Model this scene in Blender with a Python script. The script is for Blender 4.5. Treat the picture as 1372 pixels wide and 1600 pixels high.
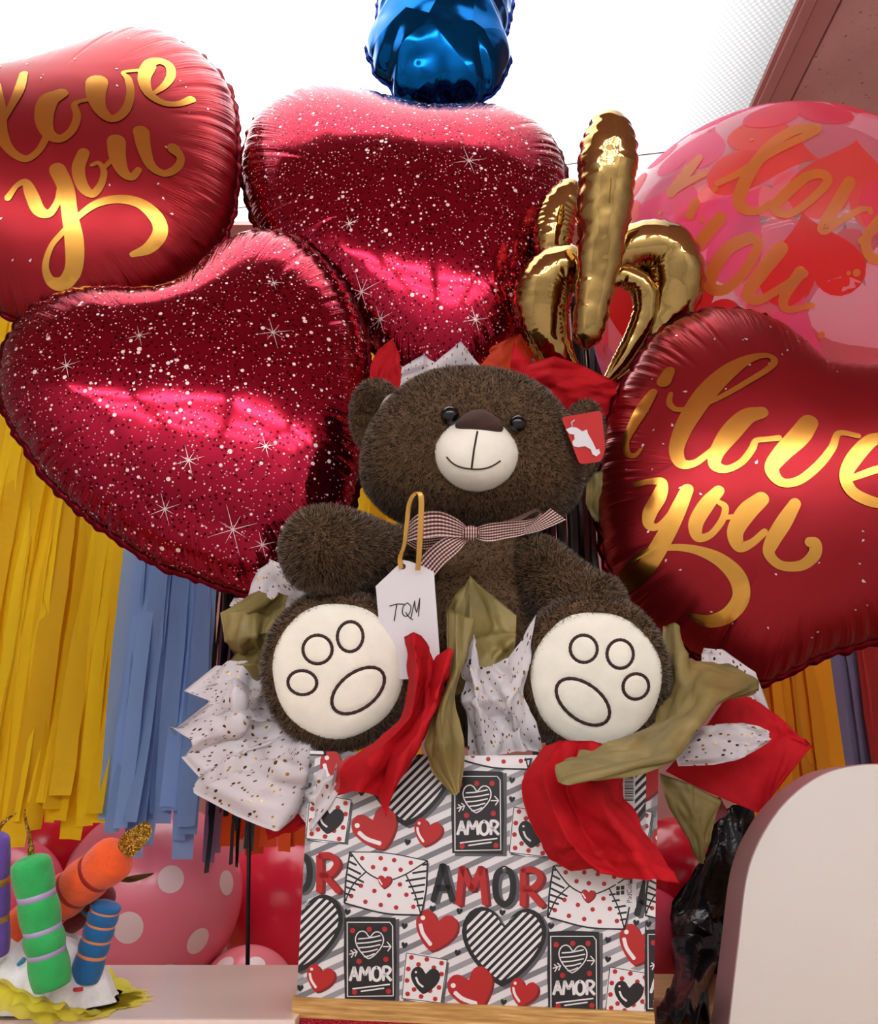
import bpy, bmesh, math, random
import numpy as np
from mathutils import Vector, Matrix, geometry as mgeo

for _o in list(bpy.data.objects):
    bpy.data.objects.remove(_o)
random.seed(7)
RNG = np.random.default_rng(11)
SC = bpy.context.scene
COL = SC.collection

# ------------------------------------------------------------------ camera
F, CX, CY = 1400.0, 686.0, 800.0
PITCH = math.radians(18)
EYE = np.array([0.0, 0.0, 1.25])
RT = np.array([1.0, 0, 0])
FW = np.array([0, math.cos(PITCH), math.sin(PITCH)])
UP = np.array([0, -math.sin(PITCH), math.cos(PITCH)])
cam_d = bpy.data.cameras.new('camera')
cam_d.sensor_fit = 'HORIZONTAL'
cam_d.sensor_width = 36
cam_d.lens = 36 * F / 1372
cam_d.clip_start = 0.02
cam = bpy.data.objects.new('camera', cam_d)
cam.location = EYE
cam.rotation_euler = (math.pi / 2 + PITCH, 0, 0)
COL.objects.link(cam)
SC.camera = cam

# ------------------------------------------------------------------ world, exposure
MAIN_PANEL = 5.5      # the big prismatic ceiling light in view
ROOM_PANEL = 28.0      # the shop's other ceiling lights
wd = bpy.data.worlds.new('world')
SC.world = wd
wd.use_nodes = True
wd.node_tree.nodes['Background'].inputs[0].default_value = (0.5, 0.45, 0.42, 1)
wd.node_tree.nodes['Background'].inputs[1].default_value = 0.1
vs = SC.view_settings
vs.view_transform = 'Standard'
vs.look = 'None'
vs.exposure = 0.0
vs.gamma = 1.0
vs.use_curve_mapping = False

# ------------------------------------------------------------------ helpers
def ray(px, py):
    return FW + (px - CX) / F * RT - (py - CY) / F * UP
def UC(px, py, dc):
    return EYE + dc * ray(px, py)
def UY(px, py, Y):
    d = ray(px, py)
    return EYE + d * (Y / d[1])
def UZ(px, py, z):
    d = ray(px, py)
    return EYE + d * ((z - EYE[2]) / d[2])
def CF(x, y, z):
    return x * RT + y * UP - z * FW
def lin(c):
    return tuple(((v / 255) / 12.92 if v / 255 <= 0.04045 else ((v / 255 + 0.055) / 1.055) ** 2.4) for v in c)

def link(o):
    COL.objects.link(o)
    return o
def tag(o, label=None, cat=None, group=None, kind=None):
    if label: o['label'] = label
    if cat: o['category'] = cat
    if group: o['group'] = group
    if kind: o['kind'] = kind
    return o
def thing(name, label, cat, loc, group=None):
    o = bpy.data.objects.new(name, None)
    o.empty_display_size = 0.02
    o.location = loc
    link(o)
    tag(o, label, cat, group)
    o['_o'] = [float(v) for v in loc]
    return o
def origin_of(parent):
    p = parent
    while p.parent: p = p.parent
    return np.array(p['_o'])
def mesh(name, V, Fc, mats, parent=None, smooth=True, fm=None, uv=None, nrm=None, loc=None):
    """world-space vertices -> one mesh object"""
    V = np.asarray(V, float)
    if parent is not None: org = origin_of(parent)
    elif loc is not None: org = np.asarray(loc, float)
    else:
        org = np.array([(V[:, 0].min() + V[:, 0].max()) / 2, (V[:, 1].min() + V[:, 1].max()) / 2, V[:, 2].min()])
    me = bpy.data.meshes.new(name)
    if isinstance(Fc, np.ndarray): Fc = Fc.tolist()
    me.from_pydata((V - org).tolist(), [], Fc)
    if not isinstance(mats, (list, tuple)): mats = [mats]
    for m in mats: me.materials.append(m)
    if fm is not None: me.polygons.foreach_set('material_index', np.asarray(fm, dtype=np.int32))
    if smooth: me.polygons.foreach_set('use_smooth', np.ones(len(me.polygons), dtype=bool))
    if uv is not None:
        lay = me.uv_layers.new(name='UVMap')
        vi = np.empty(len(me.loops), dtype=np.int32)
        me.loops.foreach_get('vertex_index', vi)
        lay.data.foreach_set('uv', np.asarray(uv, float)[vi].ravel())
    me.update()
    if nrm is not None:
        me.normals_split_custom_set_from_vertices(np.asarray(nrm, float).tolist())
    o = bpy.data.objects.new(name, me)
    link(o)
    if parent is not None: o.parent = parent
    else:
        o.location = org
        o['_o'] = [float(v) for v in org]
    return o

class MB:
    """collects geometry into one mesh"""
    def __init__(s): s.V = []; s.F = []; s.M = []; s.U = []; s.n = 0
    def add(s, V, Fc, m=0, uv=None):
        V = np.asarray(V, float)
        s.V.append(V)
        s.F += [[i + s.n for i in f] for f in (Fc.tolist() if isinstance(Fc, np.ndarray) else Fc)]
        s.M += [m] * len(Fc)
        s.U.append(np.zeros((len(V), 2)) if uv is None else np.asarray(uv, float))
        s.n += len(V)
        return s
    def build(s, name, mats, parent=None, smooth=True, loc=None):
        return mesh(name, np.vstack(s.V), s.F, mats, parent, smooth, s.M, np.vstack(s.U), loc=loc)

def box_vf(x0, x1, y0, y1, z0, z1, b=0.0):
    if b <= 0:
        V = [(x, y, z) for x in (x0, x1) for y in (y0, y1) for z in (z0, z1)]
        Fc = [(0, 1, 3, 2), (4, 6, 7, 5), (0, 4, 5, 1), (2, 3, 7, 6), (0, 2, 6, 4), (1, 5, 7, 3)]
        return V, Fc
    bm = bmesh.new()
    bmesh.ops.create_cube(bm, size=1)
    for v in bm.verts:
        v.co = Vector(((x0 + x1) / 2 + v.co.x * (x1 - x0), (y0 + y1) / 2 + v.co.y * (y1 - y0), (z0 + z1) / 2 + v.co.z * (z1 - z0)))
    bmesh.ops.bevel(bm, geom=list(bm.edges), offset=b, segments=2, affect='EDGES', profile=0.7)
    bm.verts.index_update()
    V = [tuple(v.co) for v in bm.verts]
    Fc = [[v.index for v in f.verts] for f in bm.faces]
    bm.free()
    return V, Fc

def catmull(P, n, closed=False):
    P = np.asarray(P, float)
    k = len(P)
    t = np.linspace(0, k if closed else k - 1, n, endpoint=not closed)
    i = np.floor(t).astype(int)
    if not closed: i = np.minimum(i, k - 2)
    f = (t - i)[:, None]
    if closed: g = lambda j: P[j % k]
    else:
        Q = np.vstack([2 * P[0] - P[1], P, 2 * P[-1] - P[-2]])
        g = lambda j: Q[np.clip(j + 1, 0, k + 1)]
    a, b, c, d = g(i - 1), g(i), g(i + 1), g(i + 2)
    return 0.5 * (2 * b + (c - a) * f + (2 * a - 5 * b + 4 * c - d) * f * f + (3 * b - a - 3 * c + d) * f ** 3)

def grid_faces(nr, nc, wrap=False):
    r, c = np.meshgrid(np.arange(nr - 1), np.arange(nc if wrap else nc - 1), indexing='ij')
    c2 = (c + 1) % nc
    return np.stack([r * nc + c, r * nc + c2, (r + 1) * nc + c2, (r + 1) * nc + c], -1).reshape(-1, 4)

def tube(P, rad, ns=12, cap=True, flat=None):
    """swept tube through 3-D points P with radii rad"""
    P = np.asarray(P, float)
    n = len(P)
    rad = np.broadcast_to(np.asarray(rad, float), (n,))
    T = np.gradient(P, axis=0)
    T /= np.linalg.norm(T, axis=1)[:, None] + 1e-12
    ref = np.array([0.0, 1, 0.02]) if abs(T[:, 1]).mean() < 0.7 else np.array([0.0, 0, 1])
    A = np.cross(T, ref); A /= np.linalg.norm(A, axis=1)[:, None] + 1e-12
    B = np.cross(T, A)
    th = np.linspace(0, 2 * math.pi, ns, endpoint=False)
    V = P[:, None] + rad[:, None, None] * (np.cos(th)[None, :, None] * A[:, None] + np.sin(th)[None, :, None] * B[:, None])
    Fc = grid_faces(n, ns, True).tolist()
    if cap:
        Fc.append(list(range(ns))[::-1])
        Fc.append([(n - 1) * ns + i for i in range(ns)])
    L = np.concatenate([[0], np.cumsum(np.linalg.norm(np.diff(P, axis=0), axis=1))])
    uv = np.stack([np.repeat(L, ns), np.tile(th / (2 * math.pi), n)], 1)
    return V.reshape(-1, 3), Fc, uv

def smooth_noise(n, k, rng=RNG, closed=False):
    c = rng.uniform(-1, 1, (k, 1))
    return catmull(c, n, closed)[:, 0]

# ------------------------------------------------------------------ materials
MATS = {}
def nodes_of(m):
    m.use_nodes = True
    return m.node_tree, m.node_tree.nodes, m.node_tree.links
def mat(name, rgb, rough=0.6, metal=0.0, **kw):
    if name in MATS: return MATS[name]
    m = bpy.data.materials.new(name)
    nt, N, L = nodes_of(m)
    b = N['Principled BSDF']
    c = lin(rgb)
    b.inputs['Base Color'].default_value = (*c, 1)
    b.inputs['Roughness'].default_value = rough
    b.inputs['Metallic'].default_value = metal
    for k, v in kw.items():
        if k in b.inputs: b.inputs[k].default_value = v
    MATS[name] = m
    return m
def K(m): return m.node_tree.nodes['Principled BSDF']
def node(m, t, **kw):
    n = m.node_tree.nodes.new(t)
    for k, v in kw.items(): setattr(n, k, v)
    return n
def lk(m, a, b): m.node_tree.links.new(a, b)
def coords(m, which='Object', scale=(1, 1, 1), rot=(0, 0, 0)):
    tc = node(m, 'ShaderNodeTexCoord')
    mp = node(m, 'ShaderNodeMapping')
    mp.inputs['Scale'].default_value = scale
    mp.inputs['Rotation'].default_value = rot
    lk(m, tc.outputs[which], mp.inputs[0])
    return mp.outputs[0]
def ramp(m, src, stops, interp='LINEAR'):
    r = node(m, 'ShaderNodeValToRGB')
    r.color_ramp.interpolation = interp
    e = r.color_ramp.elements
    while len(e) < len(stops): e.new(0.5)
    for el, (p, c) in zip(e, stops):
        el.position = p
        el.color = (*c, 1) if len(c) == 3 else c
    lk(m, src, r.inputs[0])
    return r.outputs[0]
def bump(m, src, strength=0.3, dist=0.002, prev=None):
    b = node(m, 'ShaderNodeBump')
    b.inputs['Strength'].default_value = strength
    b.inputs['Distance'].default_value = dist
    lk(m, src, b.inputs['Height'])
    if prev is not None: lk(m, prev, b.inputs['Normal'])
    return b.outputs[0]
def math_n(m, op, a, b=None):
    n = node(m, 'ShaderNodeMath', operation=op)
    for i, v in enumerate((a, b)):
        if v is None: continue
        if isinstance(v, (int, float)): n.inputs[i].default_value = v
        else: lk(m, v, n.inputs[i])
    return n.outputs[0]
def noise(m, vec, scale, detail=2.0, rough=0.5):
    n = node(m, 'ShaderNodeTexNoise')
    n.inputs['Scale'].default_value = scale
    n.inputs['Detail'].default_value = detail
    n.inputs['Roughness'].default_value = rough
    lk(m, vec, n.inputs['Vector'])
    return n
def voro(m, vec, scale, feature='F1', rnd=1.0, dim='3D'):
    n = node(m, 'ShaderNodeTexVoronoi', feature=feature, voronoi_dimensions=dim)
    n.inputs['Scale'].default_value = scale
    n.inputs['Randomness'].default_value = rnd
    lk(m, vec, n.inputs['Vector'])
    return n
def mixc(m, fac, a, b):
    n = node(m, 'ShaderNodeMix', data_type='RGBA')
    for sock, v in ((n.inputs[0], fac), (n.inputs[6], a), (n.inputs[7], b)):
        if isinstance(v, (int, float)): sock.default_value = v
        elif isinstance(v, tuple): sock.default_value = (*v, 1)
        else: lk(m, v, sock)
    return n.outputs[2]

def noisy(name, rgb, rough=0.6, var=0.25, scale=30, bstr=0.2, bscale=200, bdist=0.001, metal=0.0, **kw):
    """plain colour with slight variation and fine relief"""
    if name in MATS: return MATS[name]
    m = mat(name, rgb, rough, metal, **kw)
    v = coords(m)
    c = np.array(lin(rgb))
    nz = noise(m, v, scale, 3)
    lk(m, ramp(m, nz.outputs[0], [(0.3, tuple(c * (1 - var))), (0.7, tuple(np.minimum(1, c * (1 + var))))]), K(m).inputs['Base Color'])
    if bstr:
        lk(m, bump(m, noise(m, v, bscale, 3).outputs[0], bstr, bdist), K(m).inputs['Normal'])
    return m

def pleat_bump(m, fs=230.0, reach=0.27, strength=0.8, dist=0.0028, soft=0.14, ss=14):
    """fine creases running in from the seam; UV.x is arc length (m), UV.y is 0 at the seam"""
    uv = coords(m, 'UV', (fs, 5, 1))
    nz = noise(m, uv, 1.0, 1.5, 0.6)
    tc = node(m, 'ShaderNodeTexCoord')
    sp = node(m, 'ShaderNodeSeparateXYZ')
    lk(m, tc.outputs['UV'], sp.inputs[0])
    big = noise(m, coords(m, 'UV', (22, 2, 1)), 1.0, 1)
    lim = math_n(m, 'MULTIPLY', big.outputs[0], reach * 2)
    fall = math_n(m, 'SUBTRACT', 1.0, math_n(m, 'DIVIDE', sp.outputs[1], lim))
    fall = math_n(m, 'MAXIMUM', fall, 0.0)
    h = math_n(m, 'MULTIPLY', nz.outputs[0], fall)
    sn = noise(m, coords(m), ss, 1)
    n1 = bump(m, sn.outputs[0], soft, 0.01)
    lk(m, bump(m, h, strength, dist, n1), K(m).inputs['Normal'])

def foil(name, rgb, rough, pl=None, **kw):
    if name in MATS: return MATS[name]
    m = mat(name, rgb, rough, 1.0, **kw)
    pleat_bump(m, **(pl or {}))
    return m
def glitter_foil(name, rgb, rough):
    if name in MATS: return MATS[name]
    m = mat(name, rgb, rough, 0.95)
    pleat_bump(m)
    v = coords(m)
    base = lin(rgb)
    d1 = voro(m, v, 95)
    thr = ramp(m, d1.outputs['Color'], [(0.0, (0.07,) * 3), (0.75, (0.19,) * 3), (1.0, (0.36,) * 3)])
    w = math_n(m, 'LESS_THAN', d1.outputs['Distance'], thr)
    d2 = voro(m, coords(m, 'Object', (1, 1, 1), (0.5, 0.3, 0.2)), 130)
    dk = math_n(m, 'LESS_THAN', d2.outputs['Distance'], 0.25)
    d3 = voro(m, coords(m, 'Object', (1, 1, 1), (1.1, 0.7, 0.2)), 170)
    w2 = math_n(m, 'LESS_THAN', d3.outputs['Distance'], 0.17)
    c = mixc(m, dk, base, lin((70, 8, 22)))
    c = mixc(m, w2, c, lin((225, 130, 140)))
    c = mixc(m, w, c, lin((232, 205, 205)))
    lk(m, c, K(m).inputs['Base Color'])
    wt = math_n(m, 'MAXIMUM', w, w2)
    lk(m, math_n(m, 'SUBTRACT', 0.95, math_n(m, 'MULTIPLY', wt, 0.7)), K(m).inputs['Metallic'])
    lk(m, math_n(m, 'ADD', rough, math_n(m, 'MULTIPLY', wt, 0.25)), K(m).inputs['Roughness'])
    return m

M_red_foil = foil('red_satin_foil', (142, 25, 33), 0.3)
K(M_red_foil).inputs['Metallic'].default_value = 0.8
M_glit = glitter_foil('glitter_heart_foil', (146, 22, 46), 0.11)
M_goldprint = mat('gold_foil_print', (206, 150, 68), 0.2, 1.0)
M_star = mat('silver_star_print', (215, 190, 190), 0.35, 0.6)
M_gold = foil('gold_mylar', (168, 138, 84), 0.07, dict(fs=150.0, reach=0.26, strength=0.6, dist=0.0024, soft=0.55, ss=26))
M_blue = mat('blue_mylar', (8, 84, 150), 0.12, 1.0)
_v = coords(M_blue)
_vo = voro(M_blue, _v, 13)
_n1 = bump(M_blue, _vo.outputs['Distance'], 0.3, 0.03)
lk(M_blue, bump(M_blue, noise(M_blue, _v, 16, 1).outputs[0], 0.3, 0.015, _n1), K(M_blue).inputs['Normal'])
M_rim = mat('foil_seam', (96, 12, 24), 0.35, 1.0)
M_rimgold = mat('gold_seam', (120, 84, 30), 0.35, 1.0)
M_rimblue = mat('blue_seam', (20, 40, 110), 0.35, 1.0)

def paper(name, rgb, rough=0.75, trans=0.3, flecks=False, var=0.15, crepe=False):
    if name in MATS: return MATS[name]
    m = noisy(name, rgb, rough, var, 14, 0.5, 60, 0.003)
    b = K(m)
    c = np.array(lin(rgb))
    src = b.inputs['Base Color'].links[0].from_socket
    if flecks:
        v = coords(m, 'UV', (1, 0.6, 1), (0, 0, 0.5))
        d = voro(m, v, 140, dim='2D')
        thr = ramp(m, d.outputs['Color'], [(0.25, (0.0,) * 3), (0.3, (0.1,) * 3), (1.0, (0.2,) * 3)])
        w = math_n(m, 'LESS_THAN', d.outputs['Distance'], thr)
        pick = ramp(m, voro(m, v, 140, dim='2D').outputs['Color'], [(0.0, lin((206, 160, 70))), (0.55, lin((160, 118, 48))), (0.8, lin((96, 66, 34)))], 'CONSTANT')
        src = mixc(m, w, src, pick)
        lk(m, math_n(m, 'MULTIPLY', w, 0.85), b.inputs['Metallic'])
        lk(m, math_n(m, 'SUBTRACT', rough, math_n(m, 'MULTIPLY', w, 0.45)), b.inputs['Roughness'])
    if crepe:
        oi = node(m, 'ShaderNodeObjectInfo')
        src = mixc(m, oi.outputs['Random'], tuple(c * 0.8), tuple(np.minimum(1, c * 1.2)))  # random tone per strip; the brighter ones paint in a backlit look
    lk(m, src, b.inputs['Base Color'])
    if trans:
        tr = node(m, 'ShaderNodeBsdfTranslucent')
        lk(m, src, tr.inputs[0])
        mx = node(m, 'ShaderNodeMixShader')
        mx.inputs[0].default_value = trans
        lk(m, b.outputs[0], mx.inputs[1])
        lk(m, tr.outputs[0], mx.inputs[2])
        lk(m, mx.outputs[0], m.node_tree.nodes['Material Output'].inputs[0])
    return m
M_tred = paper('red_tissue', (205, 22, 34), 0.75, 0.25)
K(M_tred).inputs['Specular IOR Level'].default_value = 0.25
M_tgold = paper('gold_tissue', (150, 132, 78), 0.5, 0.2, var=0.3)
K(M_tgold).inputs['Metallic'].default_value = 0.1
M_twhite = paper('flecked_white_tissue', (232, 226, 230), 0.7, 0.3, True, 0.04)
M_yel = paper('yellow_crepe', (255, 206, 14), 0.8, 0.4, crepe=True)
M_blu = paper('blue_crepe', (146, 178, 228), 0.8, 0.4, crepe=True)
M_org = paper('orange_crepe', (232, 92, 32), 0.8, 0.35, crepe=True)
M_amb = paper('amber_crepe', (232, 160, 20), 0.8, 0.35, crepe=True)
M_pur = paper('purple_crepe', (120, 112, 146), 0.8, 0.3, crepe=True)
M_lav = paper('lavender_crepe', (150, 130, 170), 0.8, 0.3, crepe=True)
M_redc = paper('red_crepe', (180, 40, 36), 0.8, 0.3, crepe=True)
M_blk = mat('black_tinsel', (14, 13, 15), 0.3)
M_bplas = mat('black_plastic_foil', (30, 30, 34), 0.25, 0.4)
lk(M_bplas, bump(M_bplas, noise(M_bplas, coords(M_bplas), 40, 3).outputs[0], 0.6, 0.01), K(M_bplas).inputs['Normal'])

def fur_mat(name, root, tip):
    m = mat(name, tip, 0.85)
    tc = node(m, 'ShaderNodeTexCoord')
    sp = node(m, 'ShaderNodeSeparateXYZ')
    lk(m, tc.outputs['UV'], sp.inputs[0])
    nz = noise(m, coords(m), 22, 2)
    a = mixc(m, nz.outputs[0], tuple(np.array(lin(root)) * 0.8), lin(root))
    b = mixc(m, nz.outputs[0], tuple(np.array(lin(tip)) * 0.8), tuple(np.array(lin(tip)) * 1.15))
    lk(m, mixc(m, sp.outputs[1], a, b), K(m).inputs['Base Color'])
    K(m).inputs['Sheen Weight'].default_value = 0.25
    K(m).inputs['Sheen Roughness'].default_value = 0.5
    K(m).inputs['Specular IOR Level'].default_value = 0.2
    return m
M_fur = fur_mat('brown_plush', (98, 72, 50), (150, 116, 84))
M_cream = noisy('cream_velour', (246, 242, 226), 0.9, 0.05, 40, 0.25, 500, 0.001)
K(M_cream).inputs['Sheen Weight'].default_value = 0.3
M_nose = noisy('brown_velour', (70, 46, 40), 0.9, 0.15, 60, 0.25, 500, 0.001)
M_thread = noisy('dark_brown_thread', (52, 24, 24), 0.7, 0.2, 300, 0.4, 900, 0.001)
M_eye = mat('black_eye', (6, 6, 8), 0.06, 0.0)
M_earin = noisy('pale_ear_plush', (170, 164, 158), 0.9, 0.1, 60, 0.3, 400, 0.001)
M_whitecard = noisy('white_card', (226, 222, 226), 0.55, 0.02, 20, 0, 1)
M_ink = mat('black_ink', (16, 15, 18), 0.5)
M_tagred = mat('red_tag_card', (196, 30, 32), 0.4)
M_goldrib = mat('gold_ribbon', (206, 158, 76), 0.3, 0.55)

# gingham ribbon: UV.x along in ribbon widths, UV.y across
M_ging = mat('gingham_ribbon', (230, 214, 204), 0.75)
def _ging():
    m = M_ging
    tc = node(m, 'ShaderNodeTexCoord'); sp = node(m, 'ShaderNodeSeparateXYZ')
    lk(m, tc.outputs['UV'], sp.inputs[0])
    def band(s, k):
        return math_n(m, 'GREATER_THAN', math_n(m, 'FRACT', math_n(m, 'MULTIPLY', s, k)), 0.45)
    f = math_n(m, 'MULTIPLY', math_n(m, 'ADD', math_n(m, 'MULTIPLY', band(sp.outputs[1], 6.5), 2.0), band(sp.outputs[0], 7.0)), 0.3333)
    lk(m, ramp(m, f, [(0.0, lin((226, 206, 196))), (0.3, lin((196, 160, 150))), (0.6, lin((104, 44, 48))), (0.9, lin((60, 22, 28)))], 'CONSTANT'), K(m).inputs['Base Color'])
_ging()

# ------------------------------------------------------------------ room shell
ZC = EYE[2] - 0.2018          # counter top
ZCEIL = EYE[2] + 1.9
XR, YB, YF = 3.2, 2.95, -4.2
M_wall = noisy('rose_wall_paint', (176, 120, 116), 0.8, 0.06, 3, 0.15, 60, 0.002)
M_wall2 = noisy('pale_shop_wall', (206, 206, 204), 0.8, 0.1, 2, 0.1, 60, 0.002)
M_floor = noisy('vinyl_floor', (190, 188, 184), 0.5, 0.1, 4, 0.05, 40, 0.002)
M_tile = mat('acoustic_tile', (196, 140, 132), 0.95)
_v = coords(M_tile)
_c = ramp(M_tile, noise(M_tile, _v, 5, 4).outputs[0], [(0.3, lin((214, 160, 154))), (0.7, lin((232, 184, 176)))])
_p1 = voro(M_tile, _v, 42); _p2 = noise(M_tile, _v, 70, 3)
_pit = ramp(M_tile, _p1.outputs['Distance'], [(0.0, (0,) * 3), (0.2, (1,) * 3)])
lk(M_tile, mixc(M_tile, _pit, lin((150, 96, 90)), _c), K(M_tile).inputs['Base Color'])
lk(M_tile, bump(M_tile, _p2.outputs[0], 0.4, 0.004, bump(M_tile, _pit, 0.6, 0.004)), K(M_tile).inputs['Normal'])
M_bar = noisy('mauve_ceiling_bar', (206, 146, 140), 0.5, 0.05, 6, 0.05, 60, 0.001)

def struct(name, V, Fc, m, smooth=False, parent=None):
    o = mesh(name, V, Fc, m, parent, smooth)
    if parent is None: o['kind'] = 'structure'
    return o
struct('floor', *box_vf(-XR, XR, YF, YB, -0.1, 0.0), M_floor)
struct('wall_back', *box_vf(-XR, XR, YB, YB + 0.1, 0.0, ZCEIL), M_wall)
struct('wall_front', *box_vf(-XR, XR, YF - 0.1, YF, 0.0, ZCEIL), M_wall2)
struct('wall_left', *box_vf(-XR - 0.1, -XR, YF, YB, 0.0, ZCEIL), M_wall2)
struct('wall_right', *box_vf(XR, XR + 0.1, YF, YB, 0.0, ZCEIL), M_wall2)
# light opening in the suspended ceiling
pr0, pr1 = UZ(1250, 0, ZCEIL), UZ(1165, 190, ZCEIL)
PX1 = float((pr0[0] + pr1[0]) / 2)
PX0 = PX1 - 2.4
PY1 = float(UZ(686, 347, ZCEIL)[1])
PY0 = PY1 - 1.9
ceil = struct('ceiling', *box_vf(-XR, XR, YF, YB, ZCEIL + 0.06, ZCEIL + 0.16), M_wall2)
# tiles hang under it as pieces of the ceiling
def tiles():
    def run(x0, x1, y0, y1, nx, ny):
        for i in range(nx):
            for j in range(ny):
                a = x0 + (x1 - x0) * i / nx; b = x0 + (x1 - x0) * (i + 1) / nx
                c = y0 + (y1 - y0) * j / ny; d = y0 + (y1 - y0) * (j + 1) / ny
                V, Fc = box_vf(a + 0.006, b - 0.006, c + 0.006, d - 0.006, ZCEIL, ZCEIL + 0.02, 0.003)
                mesh('ceiling_tile', V, Fc, M_tile, ceil, False)
    run(PX1 + 0.1, XR, PY0, PY1, 2, 1)
    run(-XR, PX0 - 0.1, PY0, PY1, 1, 3)
    run(-XR, XR, PY1 + 0.05, YB, 6, 1)
    run(-XR, XR, YF, PY0 - 0.02, 6, 4)
ceil['_o'] = list(ceil.location)
tiles()
# bars beside the light
for i, (a, b, z, h) in enumerate(((PX1, PX1 + 0.028, ZCEIL - 0.03, 0.05), (PX1 + 0.036, PX1 + 0.094, ZCEIL - 0.014, 0.04), (PX0 - 0.09, PX0, ZCEIL - 0.02, 0.04))):
    struct('trim_%d' % (i + 1), *box_vf(a, b, PY0, PY1, z, z + h, 0.003), M_bar)
struct('trim_4', *box_vf(PX0 - 0.09, PX1 + 0.094, PY1, PY1 + 0.05, ZCEIL - 0.02, ZCEIL + 0.02, 0.003), M_bar)

# prismatic diffuser: a grid of little prisms in front of lamps
M_diff = bpy.data.materials.new('prismatic_diffuser')
def _diff():
    m = M_diff
    nt, N, L = nodes_of(m)
    N.remove(N['Principled BSDF'])
    em = node(m, 'ShaderNodeEmission')
    v = coords(m, 'Object', (1, 1, 1), (0, 0, 0.785))
    vo = voro(m, v, 80, 'F1', 0.0, '2D')
    dots = ramp(m, vo.outputs['Distance'], [(0.25, (1,) * 3), (0.5, (0.72,) * 3)])
    # lamps sit along the middle of the fitting: brighter over them
    sp = node(m, 'ShaderNodeSeparateXYZ')
    tc = node(m, 'ShaderNodeTexCoord')
    lk(m, tc.outputs['Object'], sp.inputs[0])
    ax = math_n(m, 'ABSOLUTE', sp.outputs[0])
    g = ramp(m, math_n(m, 'DIVIDE', ax, 1.2), [(0.0, (1,) * 3), (0.45, (0.8,) * 3), (0.8, (0.28,) * 3), (1.0, (0.13,) * 3)])
    st = math_n(m, 'MULTIPLY', math_n(m, 'MULTIPLY', g, dots), MAIN_PANEL)
    em.inputs[0].default_value = (1, 0.985, 0.985, 1)
    lk(m, st, em.inputs[1])
    lk(m, em.outputs[0], N['Material Output'].inputs[0])
_diff()
cl = thing('ceiling_light', 'large glowing prismatic ceiling light panel above the balloons', 'ceiling light', ((PX0 + PX1) / 2, (PY0 + PY1) / 2, ZCEIL - 0.005))
mesh('diffuser', *box_vf(PX0, PX1, PY0, PY1, ZCEIL - 0.005, ZCEIL + 0.005), M_diff, cl, False)
mb = MB()
for a in ((PX0 - 0.0, PX0 + 0.012, PY0, PY1), (PX1 - 0.012, PX1, PY0, PY1), (PX0, PX1, PY0, PY0 + 0.012), (PX0, PX1, PY1 - 0.012, PY1)):
    mb.add(*box_vf(*a, ZCEIL - 0.02, ZCEIL + 0.02))
mb.build('frame', M_bar, cl, False)
# the shop's other ceiling lights, behind the viewer
M_lamp = bpy.data.materials.new('shop_light_diffuser')
_nt, _N, _L = nodes_of(M_lamp)
_e = _N.new('ShaderNodeEmission'); _e.inputs[0].default_value = (0.95, 0.985, 1.0, 1); _e.inputs[1].default_value = ROOM_PANEL
_L.new(_e.outputs[0], _N['Material Output'].inputs[0])
for i, (x, y, lab) in enumerate([(x, y, '%s of the %s row' % (q, r)) for y, r in ((-2.1, 'nearest'), (-2.95, 'middle'), (-3.8, 'farthest')) for x, q in ((-2.25, 'leftmost'), (-0.75, 'second'), (0.75, 'third'), (2.25, 'rightmost'))]):
    l = thing('shop_light', 'narrow ceiling tube light behind the viewer, ' + lab, 'ceiling light', (x, y, ZCEIL - 0.03), 'tube lights of the shop')
    mesh('diffuser', *box_vf(x - 0.6, x + 0.6, y - 0.06, y + 0.06, ZCEIL - 0.05, ZCEIL - 0.02), M_lamp, l, False)
    mesh('housing', *box_vf(x - 0.63, x + 0.63, y - 0.09, y + 0.09, ZCEIL - 0.022, ZCEIL), M_bar, l, False)

# thin wire across under the ceiling
wp = [UC(300, 335, 2.3), UC(395, 322, 2.3), UC(870, 259, 2.3), UC(1030, 239, 2.3), UC(1420, 195, 2.3)]
V, Fc, uv = tube(catmull(wp, 30), 0.0016, 6)
tag(mesh('hanging_wire', V, Fc, mat('brown_wire', (110, 70, 56), 0.5)), 'thin brown wire strung across below the ceiling light', 'wire')

# ------------------------------------------------------------------ counter and board
M_counter = mat('tan_wood_counter', (186, 140, 96), 0.45)
_v = coords(M_counter, 'Object', (2, 30, 30))
lk(M_counter, ramp(M_counter, noise(M_counter, _v, 4, 4).outputs[0], [(0.3, lin((160, 116, 76))), (0.7, lin((206, 164, 116)))]), K(M_counter).inputs['Base Color'])
ct = thing('display_counter', 'tan wooden counter holding the gift box', 'counter', (0, 0.95, 0))
mesh('worktop', *box_vf(-1.5, 1.5, 0.66, 1.24, ZC - 0.03, ZC, 0.004), M_counter, ct, False)
mesh('body', *box_vf(-1.46, 1.46, 0.7, 1.22, 0.0, ZC - 0.03), M_counter, ct, False)
M_board = noisy('white_laminate', (226, 206, 196), 0.22, 0.02, 5, 0, 1)
bx1 = float(UZ(462, 1593, ZC + 0.012)[0])
by0 = float(UZ(300, 1593, ZC + 0.012)[1]); by1 = float(UZ(300, 1507, ZC + 0.012)[1])
tag(mesh('display_board', *box_vf(-0.85, bx1, by0, by1, ZC, ZC + 0.012, 0.004), M_board, None, False),
    'glossy pale shelf board lying on the counter left of the gift box', 'board')
rs = thing('rear_shelf', 'low shelf behind the counter that carries the round balloons', 'shelf', (0, 1.6, 0))
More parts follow.
